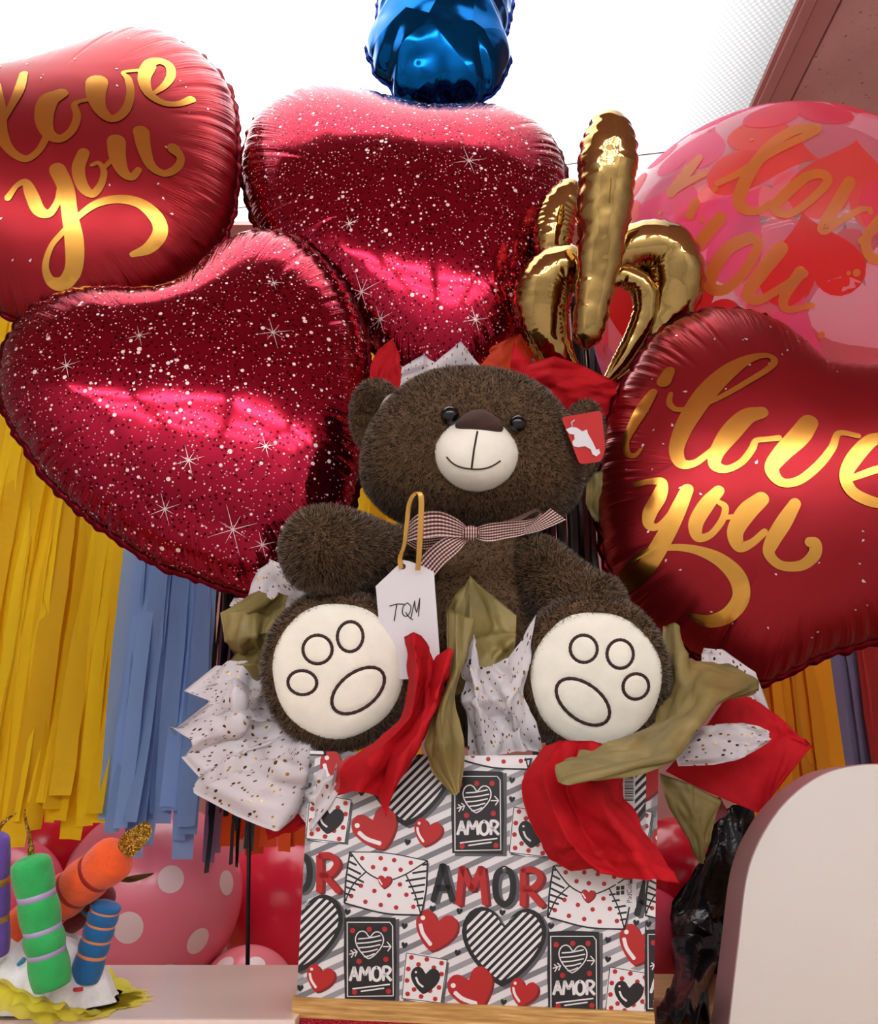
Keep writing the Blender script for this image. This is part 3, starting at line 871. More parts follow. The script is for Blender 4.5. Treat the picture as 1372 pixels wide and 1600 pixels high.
for si, st in enumerate(STR_S):
    st = np.array([(x / 2.317 + 780, y / 2.317, w / 2.317) for x, y, w in st])
    q = catmull(st, max(10, int(np.hypot(*np.diff(st[:, :2], axis=0).T).sum() / 4)))
    def fs(U, V, r=bub_r * (1.006 + 0.0003 * si)):
        out = []
        for x, y in zip(U, V):
            d = ray(x, y); d = d / np.linalg.norm(d); oc = EYE - bub_c
            bq = np.dot(oc, d); disc = bq * bq - np.dot(oc, oc) + r * r
            out.append(EYE + d * (-bq - math.sqrt(max(disc, 0))))
        return np.array(out)
    ribbon_on(mb, q[:, :2], np.maximum(q[:, 2] / 2, 1), fs)
mb.build('gold_lettering', print_mat('print_gold', (222, 148, 70), 0.9), rS)
mb = MB()
for k in range(90):
    d = rg.normal(size=3); d /= np.linalg.norm(d)
    t = np.linspace(0, 2 * math.pi, 10, endpoint=False)
    sz = rg.uniform(0.008, 0.018)
    mb.add(on_sphere(np.stack([np.cos(t), np.sin(t)], 1) * sz, d, np.array([0.1, 0.2, 1.0]), bub_c, bub_r * 1.0055), [list(range(10))])
mb.build('printed_dot', print_mat('print_gold', (222, 148, 70), 0.9), rS)
stick(rS, bub_c + [0, 0, -bub_r * 0.995], BMID + bdir * 0.17 + bdep * 0.088)

# ------------------------------------------------------------------ bear
def rotm(ax, ay, az):
    return np.array(Matrix.Rotation(az, 3, 'Z') @ Matrix.Rotation(ay, 3, 'Y') @ Matrix.Rotation(ax, 3, 'X'))
def blob(px, py, dc, rx, ry, rz, rot=(0, 0, 0), deform=None, nu=72, nv=48, ex=1.0):
    """ellipsoid in the viewing frame (x right, y up, z to the viewer), radii in pixels"""
    th = np.linspace(0, 2 * math.pi, nu, endpoint=False); ph = np.linspace(0.001, math.pi - 0.001, nv)
    U = np.stack([np.outer(np.sin(ph), np.cos(th)), np.outer(np.cos(ph), np.ones(nu)), -np.outer(np.sin(ph), np.sin(th))], -1).reshape(-1, 3)
    if ex != 1.0:
        U = U / (np.abs(U) ** (2 * ex)).sum(1)[:, None] ** (1 / (2 * ex))
    W = U.copy()
    if deform is not None: W = deform(W)
    s = dc / F
    Lc = (W * np.array([rx, ry, rz]) * s) @ rotm(*rot).T
    V = UC(px, py, dc) + Lc[:, :1] * RT + Lc[:, 1:2] * UP - Lc[:, 2:] * FW
    return V, grid_faces(nv, nu, True)[:, ::-1], U
def vnormals(V, Fc):
    Fc = np.asarray(Fc)
    n = np.cross(V[Fc[:, 2]] - V[Fc[:, 0]], V[Fc[:, 3]] - V[Fc[:, 1]])
    N = np.zeros_like(V)
    for k in range(4): np.add.at(N, Fc[:, k], n)
    return N / (np.linalg.norm(N, axis=1)[:, None] + 1e-12)
PXM = 1.05 / F
def furry(name, parts, parent, n, length=9, width=1.5, flow=(0, -0.5, 0.1), keep=None, m=None, rough=0.38):
    """one plush mesh: smooth shell(s) plus short pile"""
    AV, AF, AU, AN = [], [], [], []
    base = 0
    for V, Fc, U in parts:
        N = vnormals(V, Fc)
        AV.append(V); AF.append(np.asarray(Fc) + base); AU.append(np.zeros((len(V), 2)) + [0, 0.25]); AN.append(N)
        base += len(V)
    tot = [np.linalg.norm(np.cross(V[Fc[:, 2]] - V[Fc[:, 0]], V[Fc[:, 3]] - V[Fc[:, 1]]), axis=1) for V, Fc, U in parts]
    ssum = sum(t.sum() for t in tot)
    tris = []
    fl = CF(*flow)
    for (V, Fc, U), ar, N in zip(parts, tot, AN):
        k = int(n * ar.sum() / ssum)
        f = RNG.choice(len(Fc), k, p=ar / ar.sum())
        a, b = RNG.random((2, k, 1))
        w = [(1 - a) * (1 - b), a * (1 - b), a * b, (1 - a) * b]
        q = Fc[f]
        p = sum(V[q[:, i]] * w[i] for i in range(4)); nn = sum(N[q[:, i]] * w[i] for i in range(4)); u = sum(U[q[:, i]] * w[i] for i in range(4))
        if keep is not None:
            g = keep(u); p, nn = p[g], nn[g]
        k = len(p)
        d = nn + fl + RNG.normal(0, rough, (k, 3))
        d /= np.linalg.norm(d, axis=1)[:, None]
        d = d + nn * 0.35; d /= np.linalg.norm(d, axis=1)[:, None]
        sd = np.cross(d, RNG.normal(size=(k, 3))); sd /= np.linalg.norm(sd, axis=1)[:, None] + 1e-9
        L = length * PXM * RNG.uniform(0.55, 1.15, (k, 1)); w_ = width * PXM * RNG.uniform(0.6, 1.2, (k, 1))
        r0 = p - nn * PXM
        vv = np.stack([r0 - sd * w_ / 2, r0 + sd * w_ / 2, r0 + d * L], 1).reshape(-1, 3)
        AV.append(vv); AN_f = np.repeat(nn * 0.95 + d * 0.12, 3, 0); AN.append(AN_f / np.linalg.norm(AN_f, axis=1)[:, None])
        AU.append(np.tile([[0, 0.1], [0, 0.1], [0, 1.0]], (k, 1)))
        tris.append(np.arange(3 * k).reshape(-1, 3) + base); base += 3 * k
    Fl = []
    for a in AF: Fl += a.tolist()
    for a in tris: Fl += a.tolist()
    # normals order must match vertex order: shells first, then piles in part order
    return mesh(name, np.vstack(AV), Fl, m or M_fur, parent, True, None, np.vstack(AU), np.vstack(AN))

bear_base = UC(740, 1170, 1.1)
bear = thing('teddy_bear', 'big brown plush teddy bear with cream muzzle and soles, sitting on the gift box', 'teddy bear', bear_base)
def head_def(W):
    W = W.copy(); y = W[:, 1]
    W[:, 0] *= 1 + 0.13 * np.clip(-y, -0.6, 0.5) - 0.06 * np.clip(y, 0, 1)
    W[:, 1] = np.where(y > 0, y * 0.98, y)
    return W
headp = blob(739, 706, 1.13, 168, 130, 128, (0.0, 0, -0.05), head_def, 96, 64, 1.18)
head = furry('head', [headp], bear, 130000)
def torso_def(W):
    W = W.copy(); W[:, 0] *= 1 - 0.16 * W[:, 1]; return W
furry('torso', [blob(752, 985, 1.12, 138, 178, 100, (0, 0, 0), torso_def)], bear, 70000)
# arms: chains of overlapping volumes swept as one limb
def limb(pts, nv=60, nu=40):
    pts = np.array([np.append(UC(x, y, d), r * d / F) for x, y, d, r in pts])
    Q = catmull(pts, nv)
    V, Fc, uv = tube(Q[:, :3], np.maximum(Q[:, 3], 0.001), nu, False)
    return V, np.asarray(Fc)[:, :], np.zeros((len(V), 3))
def outward(p):
    V, Fc, U = p
    N = vnormals(V, Fc); c = V.reshape(-1, 40, 3).mean(1).repeat(40, 0)
    return (V, Fc[:, ::-1], U) if ((V - c) * N).sum() < 0 else p
furry('arm', [outward(limb([(690, 880, 1.13, 40), (650, 880, 1.1, 54), (600, 880, 1.06, 56), (555, 868, 1.02, 62), (512, 860, 0.98, 66), (480, 857, 0.955, 58), (462, 856, 0.945, 38), (453, 856, 0.94, 3)]))], bear, 70000, 11)
furry('arm', [outward(limb([(800, 870, 1.13, 38), (835, 890, 1.1, 52), (870, 920, 1.06, 54), (905, 948, 1.03, 58), (935, 962, 1.0, 60), (955, 968, 0.99, 46), (966, 972, 0.985, 3)]))], bear, 60000, 11)
def foot_def(W):
    W = W.copy(); z = W[:, 2]
    W[:, 2] = np.where(z > 0.25, 0.25 + (z - 0.25) * 0.32, z)
    return W
def foot(px, py, dc, rx, ry, pad, toes, rot):
    keep = lambda u: ~((u[:, 2] > 0) & (np.hypot((u[:, 0] - pad[0]) / pad[2], (u[:, 1] - pad[1]) / pad[3]) < 0.97))
    fp = blob(px, py, dc, rx, ry, 95, rot, foot_def, 96, 64)
    legp = outward(limb([(px, py, dc + 0.03, rx * 0.72), (px * 0.75 + 742 * 0.25, py, dc + 0.09, rx * 0.7), (px * 0.5 + 742 * 0.5, py - 5, dc + 0.14, rx * 0.66), (px * 0.4 + 742 * 0.6, py - 5, dc + 0.17, rx * 0.5)]))
    leg = furry('leg', [fp, legp], bear, 100000, 11, 1.5, (0, -0.35, 0.1), lambda u: keep(u) | (np.abs(u).sum(1) < 1e-9))
    # sole
    s = dc / F; Rm = rotm(*rot)
    def surf(x, y, off):
        z = np.sqrt(np.maximum(0, 1 - x * x - y * y))
        W = foot_def(np.stack([x, y, z], 1)) * np.array([rx, ry, 95]); W[:, 2] += off
        Lc = (W * s) @ Rm.T
        return UC(px, py, dc) + Lc[:, :1] * RT + Lc[:, 1:2] * UP - Lc[:, 2:] * FW
    nr, na = 26, 90
    r = np.linspace(0.001, 1, nr); a = np.linspace(0, 2 * math.pi, na, endpoint=False)
    rr, aa = np.meshgrid(r, a, indexing='ij')
    wob = 1 + 0.012 * np.sin(3 * aa + 1) + 0.008 * np.sin(7 * aa)
    x = pad[0] + pad[2] * rr * wob * np.cos(aa); y = pad[1] + pad[3] * rr * wob * np.sin(aa)
    off = 2.5 + 5 * np.sqrt(np.maximum(0, 1 - rr ** 6))
    # the embroidery draws the pile in a little
    for (tx, ty, ta, tb, rt) in toes:
        dx, dy = x * rx - (tx - px), y * ry - (py - ty)
        e = np.hypot((dx * math.cos(rt) + dy * math.sin(rt)) / ta, (-dx * math.sin(rt) + dy * math.cos(rt)) / tb)
        off = off - 2.2 * np.exp(-((e - 1) / 0.16) ** 2) + 1.2 * (e < 1)
    sole = mesh('sole', surf(x.ravel(), y.ravel(), off.ravel()), grid_faces(nr, na, True)[:, ::-1][:, ::-1], M_cream, leg)
    for (tx, ty, ta, tb, rt) in toes:
        t = np.linspace(0, 2 * math.pi, 64, endpoint=False)
        ex, ey = ta * np.cos(t), tb * np.sin(t)
        X = (tx - px + ex * math.cos(rt) - ey * math.sin(rt)) / rx; Y = (py - ty + ex * math.sin(rt) + ey * math.cos(rt)) / ry
        C = surf(X, Y, 6.8)
        C2 = np.vstack([C, C[:2]])
        T = np.roll(C, -1, 0) - np.roll(C, 1, 0); T /= np.linalg.norm(T, axis=1)[:, None]
        A = np.cross(T, FW); A /= np.linalg.norm(A, axis=1)[:, None]; B = np.cross(T, A)
        ps = np.linspace(0, 2 * math.pi, 8, endpoint=False)
        rad = 2.6 * s * (1 + 0.12 * np.sin(t * 40))
        V = C[:, None] + rad[:, None, None] * (np.cos(ps)[None, :, None] * A[:, None] + 0.6 * np.sin(ps)[None, :, None] * B[:, None])
        Fc = [[i * 8 + j, ((i + 1) % 64) * 8 + j, ((i + 1) % 64) * 8 + (j + 1) % 8, i * 8 + (j + 1) % 8] for i in range(64) for j in range(8)]
        mesh('embroidered_ring', V.reshape(-1, 3), Fc, M_thread, leg)
foot(527, 1046, 0.98, 112, 122, (0.045, 0.035, 0.9, 0.845), [(503, 1007, 22, 21, 0), (552, 988, 19, 22, 0), (480, 1057, 22, 18, 0), (564, 1069, 45, 27, 0.66)], (0.0, 0.0, 0))
foot(925, 1052, 0.98, 114, 121, (0.0, -0.02, 0.88, 0.85), [(904, 1006, 20, 20, 0), (959, 1014, 20, 21, 0), (983, 1063, 20, 19, 0), (903, 1086, 46, 27, -0.66)], (0.0, 0.0, 0))
# ears
def ear_def(W):
    W = W.copy(); r2 = W[:, 0] ** 2 + W[:, 1] ** 2
    W[:, 2] = W[:, 2] - np.where(W[:, 2] > 0, 0.75 * np.maximum(0, 1 - r2 * 1.6), 0)
    return W
furry('ear', [blob(592, 656, 1.175, 46, 62, 28, (0, -0.5, 0.2), ear_def)], head, 16000, 10)
furry('ear', [blob(906, 694, 1.19, 36, 68, 28, (0, 0.5, -0.2), ear_def)], head, 14000, 10)
V, Fc, U = blob(610, 638, 1.15, 16, 24, 14, (0, 0.6, -0.4))
mesh('ear_lining', V, Fc, M_earin, head)
# muzzle, nose, mouth, eyes
def muz_def(W):
    W = W.copy(); y = W[:, 1]
    W[:, 0] *= 1 - 0.20 * np.clip(y, 0, 1) ** 1.5
    W[:, 2] *= 1 - 0.12 * y
    return W
MD = 1.045
mz = blob(744, 708, MD, 68, 62, 62, (-0.12, 0, -0.06), muz_def, 80, 56)
muzzle = mesh('muzzle', mz[0], mz[1], M_cream, head)
def nose_def(W):
    W = W.copy(); y = W[:, 1]
    W[:, 0] *= 1 - 0.28 * np.clip(y, 0, 1); W[:, 1] = np.where(y < 0, y * 0.55, y)
    W[:, 1] -= 0.12 * W[:, 0] ** 2
    return W
nz = blob(749, 664, MD - 0.028, 38, 25, 22, (-0.35, 0, -0.08), nose_def, 48, 32)
mesh('nose', nz[0], nz[1], M_nose, head)
mV, mF = mz[0], np.asarray(mz[1])
mN = vnormals(mV, mF)
def on_muzzle(px, py, off):
    """front-most muzzle point seen at a pixel"""
    rel = mV - EYE; dd = rel @ FW
    X = CX + F * (rel @ RT) / dd; Y = CY - F * (rel @ UP) / dd
    k = np.argsort((X - px) ** 2 + (Y - py) ** 2 + np.where((mN @ FW) > -0.05, 1e6, 0))[:6]
    w = 1 / (0.3 + (X[k] - px) ** 2 + (Y[k] - py) ** 2)
    return UC(px, py, (dd[k] * w).sum() / w.sum() - off * PXM)
for pts, r in (([(746, 674), (743, 690), (740, 708), (737, 732)], 1.5), ([(698, 714), (706, 723), (719, 730), (737, 733), (752, 733), (768, 729), (782, 720)], 1.3)):
    q = catmull(np.array(pts, float), 26)
    C = np.array([on_muzzle(x, y, 0.6) for x, y in q])
    for _ in range(3): C[1:-1] = (C[:-2] + 2 * C[1:-1] + C[2:]) / 4
    V, Fc, uv = tube(C, r * PXM, 6)
    mesh('mouth_stitch', V, Fc, M_thread, head)
for (x, y, d, r) in ((703, 649, 1.026, 14.5), (809, 662, 1.024, 13.5)):
    V, Fc, U = blob(x, y, d, r, r, r * 0.8, (0, 0, 0), None, 32, 20)
    mesh('eye', V, Fc, M_eye, head)

# bow, as gingham ribbon pieces
def ribbon(pts, parent, name, m, wid_is_px=True, nseg=10, thick=0.0006, waves=0):
    """pts: (x, y, dc, width px, angle of the width direction in the view, roll toward viewer)"""
    P = np.array(pts, float)
    Q = catmull(P, (len(P) - 1) * nseg)
    C = np.array([UC(a[0], a[1], a[2]) for a in Q])
    W = Q[:, 3] * Q[:, 2] / F
    D = np.array([CF(math.cos(a) * math.cos(b), math.sin(a) * math.cos(b), math.sin(b)) for a, b in Q[:, 4:6]])
    na = 7
    t = np.linspace(-0.5, 0.5, na)
    V = C[:, None] + D[:, None] * (W[:, None] * t[None])[..., None]
    T = np.gradient(C, axis=0); N = np.cross(T, D); N /= np.linalg.norm(N, axis=1)[:, None] + 1e-12
    V2 = V + N[:, None] * thick
    L = np.concatenate([[0], np.cumsum(np.linalg.norm(np.diff(C, axis=0), axis=1))]) / W.max()
    uv = np.stack([np.repeat(L, na), np.tile(t + 0.5, len(C))], 1)
    nv = len(C) * na
    Fc = np.vstack([grid_faces(len(C), na), grid_faces(len(C), na)[:, ::-1] + nv]).tolist()
    for i in range(len(C) - 1):
        for k in (0, na - 1):
            a, b = i * na + k, (i + 1) * na + k
            Fc.append([a, b, b + nv, a + nv] if k else [b, a, a + nv, b + nv])
    return mesh(name, np.vstack([V.reshape(-1, 3), V2.reshape(-1, 3)]), Fc, m, parent, True, None, np.vstack([uv, uv]))
bow = thing('ribbon_bow', 'burgundy and cream checked ribbon bow at the teddy bear\'s neck', 'bow', UC(735, 835, 1.0))
h = math.pi / 2
ribbon([(733, 833, 1.0, 14, h, 0), (712, 824, 0.99, 30, h, 0.1), (685, 818, 0.985, 40, h, 0.2), (655, 822, 0.985, 40, h, 0.1), (640, 830, 0.995, 30, h, 0), (634, 834, 1.005, 24, h, 0)], bow, 'loop', M_ging)
ribbon([(634, 836, 1.006, 24, h, 0), (655, 845, 1.012, 28, h, -0.3), (690, 842, 1.012, 24, h, -0.3), (730, 836, 1.004, 14, h, 0)], bow, 'loop', M_ging)
ribbon([(740, 833, 1.0, 14, h, 0), (762, 832, 0.99, 28, h, 0.1), (790, 828, 0.985, 28, h, 0.3), (818, 824, 0.985, 24, h, 0.3), (838, 815, 0.99, 16, 2.0, 0.5), (846, 803, 1.0, 10, 2.4, 0.8)], bow, 'loop', M_ging)
ribbon([(846, 802, 1.002, 9, 2.4, 0.9), (838, 797, 1.01, 8, 1.8, 0.9), (815, 808, 1.015, 10, 1.8, 0.8), (790, 820, 1.015, 14, h, 0.4), (745, 832, 1.004, 14, h, 0)], bow, 'loop', M_ging)
ribbon([(728, 838, 1.0, 14, h + 0.5, 0), (706, 851, 0.992, 30, 2.2, 0), (684, 868, 0.99, 34, 2.2, 0.1), (662, 892, 0.99, 36, 2.3, 0)], bow, 'tail', M_ging)
ribbon([(800, 833, 0.99, 10, 1.9, 0.3), (830, 826, 0.985, 14, 2.0, 0.2), (852, 815, 0.985, 22, 2.3, 0), (872, 803, 0.985, 30, 2.5, 0)], bow, 'tail', M_ging)
V, Fc, U = blob(736, 833, 0.992, 13, 12, 8, (0, 0, 0.1), None, 28, 18)
vv = (V - V.mean(0)) / (13 * 0.992 / F)
mesh('knot', V, Fc, M_ging, bow, True, None, np.stack([vv @ UP * 0.3, vv @ RT * 0.5 + 0.5], 1))

# red hang tag on the ear
def flat_poly(pts, dc, th, dcs=None):
    """thin card from a pixel outline (dcs gives each corner its own distance)"""
    n = len(pts)
    A = np.array([UC(x, y, (dcs[i] if dcs is not None else dc)) for i, (x, y) in enumerate(pts)])
    nn = np.cross(A[1] - A[0], A[2] - A[0]); nn /= np.linalg.norm(nn)
    if nn @ FW > 0: nn = -nn
    B = A - nn * th
    Fc = [list(range(n)), list(range(n, 2 * n))[::-1]] + [[i, (i + 1) % n, n + (i + 1) % n, n + i] for i in range(n)]
    return np.vstack([A, B]), Fc
def rounded(pts, r=6, k=4):
    out = []
    n = len(pts)
    for i in range(n):
        p0, p1, p2 = map(np.array, (pts[i - 1], pts[i], pts[(i + 1) % n]))
        a = p1 + (p0 - p1) / np.linalg.norm(p0 - p1) * r; b = p1 + (p2 - p1) / np.linalg.norm(p2 - p1) * r
        for t in np.linspace(0, 1, k + 1): out.append(tuple((1 - t) ** 2 * a + 2 * t * (1 - t) * p1 + t * t * b))
    return out
V, Fc = flat_poly(rounded([(877, 652), (940, 641), (946, 700), (940, 721), (906, 726)], 7), 1.05, 0.001)
ht = thing('hang_tag', 'red card hang tag with a white emblem on the bear\'s right-hand ear', 'tag', UC(910, 685, 1.05))
mesh('card', V, Fc, M_tagred, ht, False)
V, Fc = flat_poly([(884, 671), (893, 667), (901, 668), (910, 674), (917, 671), (919, 678), (926, 690), (932, 703), (936, 701), (938, 708), (932, 713), (926, 710), (923, 702), (914, 697), (904, 699), (896, 697), (894, 690), (898, 686), (897, 679), (890, 678)], 1.0485, 0.0005)
mesh('white_emblem', V, Fc, M_whitecard, ht, False)
V, Fc, uv = tube(np.array([UC(895, 668, 1.048), UC(893, 660, 1.048), UC(898, 656, 1.048)]), 0.0007, 6)
mesh('emblem_curl', V, Fc, M_whitecard, ht)

# paper gift tag with its gold ribbon
gt = thing('gift_tag', 'white paper gift tag with handwritten letters hanging from a gold ribbon', 'tag', UC(640, 960, 0.955))
cor = [(587, 916), (630, 875), (640, 877), (664, 886), (678, 894), (690, 1060), (600, 1062)]
V, Fc = flat_poly(cor, 0.955, 0.0008)
mesh('card', V, Fc, M_whitecard, gt, False)
t = np.linspace(0, 2 * math.pi, 16, endpoint=False)
V, Fc = flat_poly([(630 + 4.2 * math.cos(a), 885 + 4.2 * math.sin(a)) for a in t], 0.9545, 0.0003)
mesh('hole', V, Fc, mat('tag_hole', (90, 50, 36), 0.7), gt, False)
mb = MB()
def ink(pts, w):
    q = catmull(np.array(pts, float), max(8, len(pts) * 6))
    ribbon_on(mb, q, np.full(len(q), w / 2), lambda U, V: np.array([UC(a, b, 0.9543) for a, b in zip(U, V)]), None, 3)
for st in ([(609, 947), (620, 944), (631, 944)], [(620, 945), (618, 957), (616, 970)], [(636, 942), (630, 948), (629, 958), (634, 963), (640, 958), (642, 948), (637, 942)], [(634, 957), (640, 965), (645, 968)],
           [(642, 966), (645, 952), (648, 939)], [(648, 939), (649, 950), (651, 957)], [(651, 957), (654, 945), (656, 935)], [(656, 935), (655, 950), (654, 963)]):
    ink(st, 1.5)
mb.build('handwriting', M_ink, gt, False)
ribbon([(627, 888, 0.952, 7, 0.2, 0), (625, 872, 0.95, 8, 0.3, 0), (632, 850, 0.945, 8, 0.3, 0.5), (636, 815, 0.945, 8, 0.2, 0.3), (640, 785, 0.943, 9, 0.2, 0.6), (650, 770, 0.94, 9, 0.0, 0.2), (658, 776, 0.936, 9, 0.0, 0.1), (658, 810, 0.936, 9, 0.0, 0.1), (656, 850, 0.94, 9, 0.0, 0.1), (653, 891, 0.948, 8, 0.0, 0.0)], gt, 'gold_ribbon', M_goldrib)

# ------------------------------------------------------------------ gift box with printed paper
M_paper = noisy('white_wrapping_paper', (224, 222, 224), 0.38, 0.01, 10, 0, 1)
M_papside = mat('striped_wrapping_paper', (224, 222, 224), 0.38)
_w = node(M_papside, 'ShaderNodeTexWave', bands_direction='Z')
_w.inputs['Scale'].default_value = 20.0
lk(M_papside, coords(M_papside, 'Object', (1, 1, 1), (0.42, 0.42, 0)), _w.inputs['Vector'])
lk(M_papside, ramp(M_papside, _w.outputs['Fac'], [(0.0, lin((136, 136, 142))), (0.5, lin((224, 222, 224)))], 'CONSTANT'), K(M_papside).inputs['Base Color'])
gb = thing('gift_box', 'rectangular gift box in white paper printed with hearts, envelopes and AMOR', 'gift box', BMID * [1, 1, 0] + [0, 0, ZC])
th = 0.006
def boxpt(a, b, z): return np.append((BL + bdir * a + bdep * b)[:2], z)
TLa, TRa = np.dot(TLp - BL, bdir), np.dot(TRp - BL, bdir)
def wall(corners, name):
    V = np.array(corners); Fc = [(0, 1, 2, 3), (7, 6, 5, 4), (0, 4, 5, 1), (1, 5, 6, 2), (2, 6, 7, 3), (3, 7, 4, 0)]
    mesh(name, V, Fc, M_paper if name == 'front_panel' else M_papside, gb, False)
def panel(a0, b0, a1, b1, at0, at1, inn, name):
    i = np.append(np.array(inn), 0) * th
    o = [boxpt(a0, b0, ZC), boxpt(a1, b1, ZC), boxpt(at1, b1, BTOP), boxpt(at0, b0, BTOP)]
    d = bdir * inn[0] * th + bdep * inn[1] * th
    wall(o + [p + d for p in o], name)
panel(0, 0, BW, 0, TLa, TRa, (0, 1), 'front_panel')
panel(0, BDEP, BW, BDEP, TLa, TRa, (0, -1), 'back_panel')
panel(0, 0, 0, BDEP, TLa, TLa, (1, 0), 'side_panel')
panel(BW, 0, BW, BDEP, TRa, TRa, (-1, 0), 'side_panel')
V = [boxpt(a, b, z) for z in (BTOP - 0.05, BTOP - 0.04) for a, b in ((0.012, 0.008), (BW - 0.01, 0.008), (BW - 0.01, BDEP - 0.008), (0.012, BDEP - 0.008))]
mesh('inner_tray', np.array(V), [(0, 3, 2, 1), (4, 5, 6, 7), (0, 1, 5, 4), (1, 2, 6, 5), (2, 3, 7, 6), (3, 0, 4, 7)], M_paper, gb, False)
V = [boxpt(a, b, z) for z in (ZC + 0.001, ZC + 0.01) for a, b in ((0.006, 0.006), (BW - 0.006, 0.006), (BW - 0.006, BDEP - 0.006), (0.006, BDEP - 0.006))]
mesh('bottom', np.array(V), [(0, 3, 2, 1), (4, 5, 6, 7), (0, 1, 5, 4), (1, 2, 6, 5), (2, 3, 7, 6), (3, 0, 4, 7)], M_paper, gb, False)
# gold band round the foot of the box, red glitter below it
M_band = mat('brushed_gold_band', (196, 150, 84), 0.35, 0.6)
_v = coords(M_band, 'Object', (25, 25, 400))
_n = noise(M_band, _v, 1.0, 3)
lk(M_band, ramp(M_band, _n.outputs[0], [(0.35, lin((184, 140, 80))), (0.6, lin((222, 182, 116))), (0.75, lin((248, 222, 160)))]), K(M_band).inputs['Base Color'])
M_gred = mat('red_glitter', (176, 24, 48), 0.4, 0.3)
lk(M_gred, bump(M_gred, voro(M_gred, coords(M_gred), 600).outputs['Distance'], 0.8, 0.002), K(M_gred).inputs['Normal'])
gz0, gz1 = bplane(463, 1589)[2], bplane(463, 1557)[2]
for nm, z0, z1, o, m in (('gold_band', gz0, gz1, 0.003, M_band), ('red_glitter_band', ZC, gz0, 0.0025, M_gred)):
    ring = [(-o, -o), (BW + o, -o), (BW + o, BDEP + o), (-o, BDEP + o)]; inn = [(0.001, 0.001), (BW - 0.001, 0.001), (BW - 0.001, BDEP - 0.001), (0.001, BDEP - 0.001)]
    V = [boxpt(a, b, z) for z in (z0, z1) for a, b in ring] + [boxpt(a, b, z1) for a, b in inn]
    Fc = [(i, (i + 1) % 4, 4 + (i + 1) % 4, 4 + i) for i in range(4)] + [(4 + i, 4 + (i + 1) % 4, 8 + (i + 1) % 4, 8 + i) for i in range(4)]
    mesh(nm, np.array(V), Fc, m, gb, False)

# ---- the print: flat shapes laid on the paper
PM = {'white': mat('print_white', (228, 226, 228), 0.4), 'black': mat('print_black', (24, 22, 26), 0.4), 'red': mat('print_scarlet', (176, 26, 28), 0.4),
      'dred': mat('print_dark_red', (120, 20, 24), 0.4), 'g1': mat('print_grey', (150, 150, 156), 0.4), 'g2': mat('print_mid_grey', (120, 120, 126), 0.4), 'dg': mat('print_drop_grey', (84, 84, 90), 0.4)}
PK = list(PM)
def clip_poly(P, Q):
    """Sutherland-Hodgman: polygon P by convex Q (both pixel lists)"""
    out = [tuple(p) for p in P]
    ar = sum(Q[i][0] * Q[(i + 1) % len(Q)][1] - Q[(i + 1) % len(Q)][0] * Q[i][1] for i in range(len(Q)))
    sg = 1 if ar > 0 else -1
    for i in range(len(Q)):
        a, b = Q[i], Q[(i + 1) % len(Q)]
        if not out: return []
        ins = lambda p: sg * ((b[0] - a[0]) * (p[1] - a[1]) - (b[1] - a[1]) * (p[0] - a[0])) >= 0
        res = []
        for k in range(len(out)):
            p, q = out[k - 1], out[k]
            ip, iq = ins(p), ins(q)
            if ip != iq:
                dx, dy = q[0] - p[0], q[1] - p[1]
                den = (b[0] - a[0]) * dy - (b[1] - a[1]) * dx
                t = ((b[1] - a[1]) * (p[0] - a[0]) - (b[0] - a[0]) * (p[1] - a[1])) / den
                res.append((p[0] + t * dx, p[1] + t * dy))
            if iq: res.append(q)
        out = res
    return out
class Print:
    def __init__(s): s.mb = MB()
    def poly(s, P, colr, layer, clips):
        """P pixel polygon (maybe concave); clipped triangle-wise"""
        P = [tuple(p) for p in P]
        tri = mgeo.tessellate_polygon([[Vector((x, y, 0)) for x, y in P]])
        for t in tri:
            q = [P[i] for i in t]
            for c in clips:
                q = clip_poly(q, c)
                if len(q) < 3: break
            if len(q) < 3: continue
            s.mb.add(np.array([bplane(x, y, 0.0003 + layer * 0.00006) for x, y in q]), [list(range(len(q)))], PK.index(colr))
def stroke_poly(pts, w, n=6, w1=None):
    q = catmull(np.array(pts, float), max(2, (len(pts) - 1) * n + 1)) if len(pts) > 2 else np.array(pts, float)
    T = np.gradient(q, axis=0); T /= np.linalg.norm(T, axis=1)[:, None] + 1e-9
    N = np.stack([-T[:, 1], T[:, 0]], 1)
    ww = np.linspace(w, w if w1 is None else w1, len(q))[:, None] / 2
    e0 = q[0] - T[0] * w * 0.25; e1 = q[-1] + T[-1] * ww[-1] * 0.5
    return np.vstack([[e0], q + N * ww, [e1], (q - N * ww)[::-1]])
def plump(n):
    hf = [(0, 0.5), (0.22, 0.82), (0.52, 0.97), (0.84, 0.82), (1.0, 0.42), (0.92, -0.02), (0.66, -0.45), (0.32, -0.82), (0.06, -1.0)]
    pts = hf + [(-x, y) for x, y in hf[:0:-1]]
    return catmull(pts, n, True)
def heart_px(cx, cy, w, hgt, rot=0, n=32):
    p = plump(n) * np.array([w / 2, hgt / 2]); p[:, 1] *= -1
    c, s_ = math.cos(rot), math.sin(rot)
    return np.stack([cx + p[:, 0] * c - p[:, 1] * s_, cy + p[:, 0] * s_ + p[:, 1] * c], 1)
def circ(cx, cy, r, n=12):
    t = np.linspace(0, 2 * math.pi, n, endpoint=False)
    return np.stack([cx + r * np.cos(t), cy + r * np.sin(t)], 1)
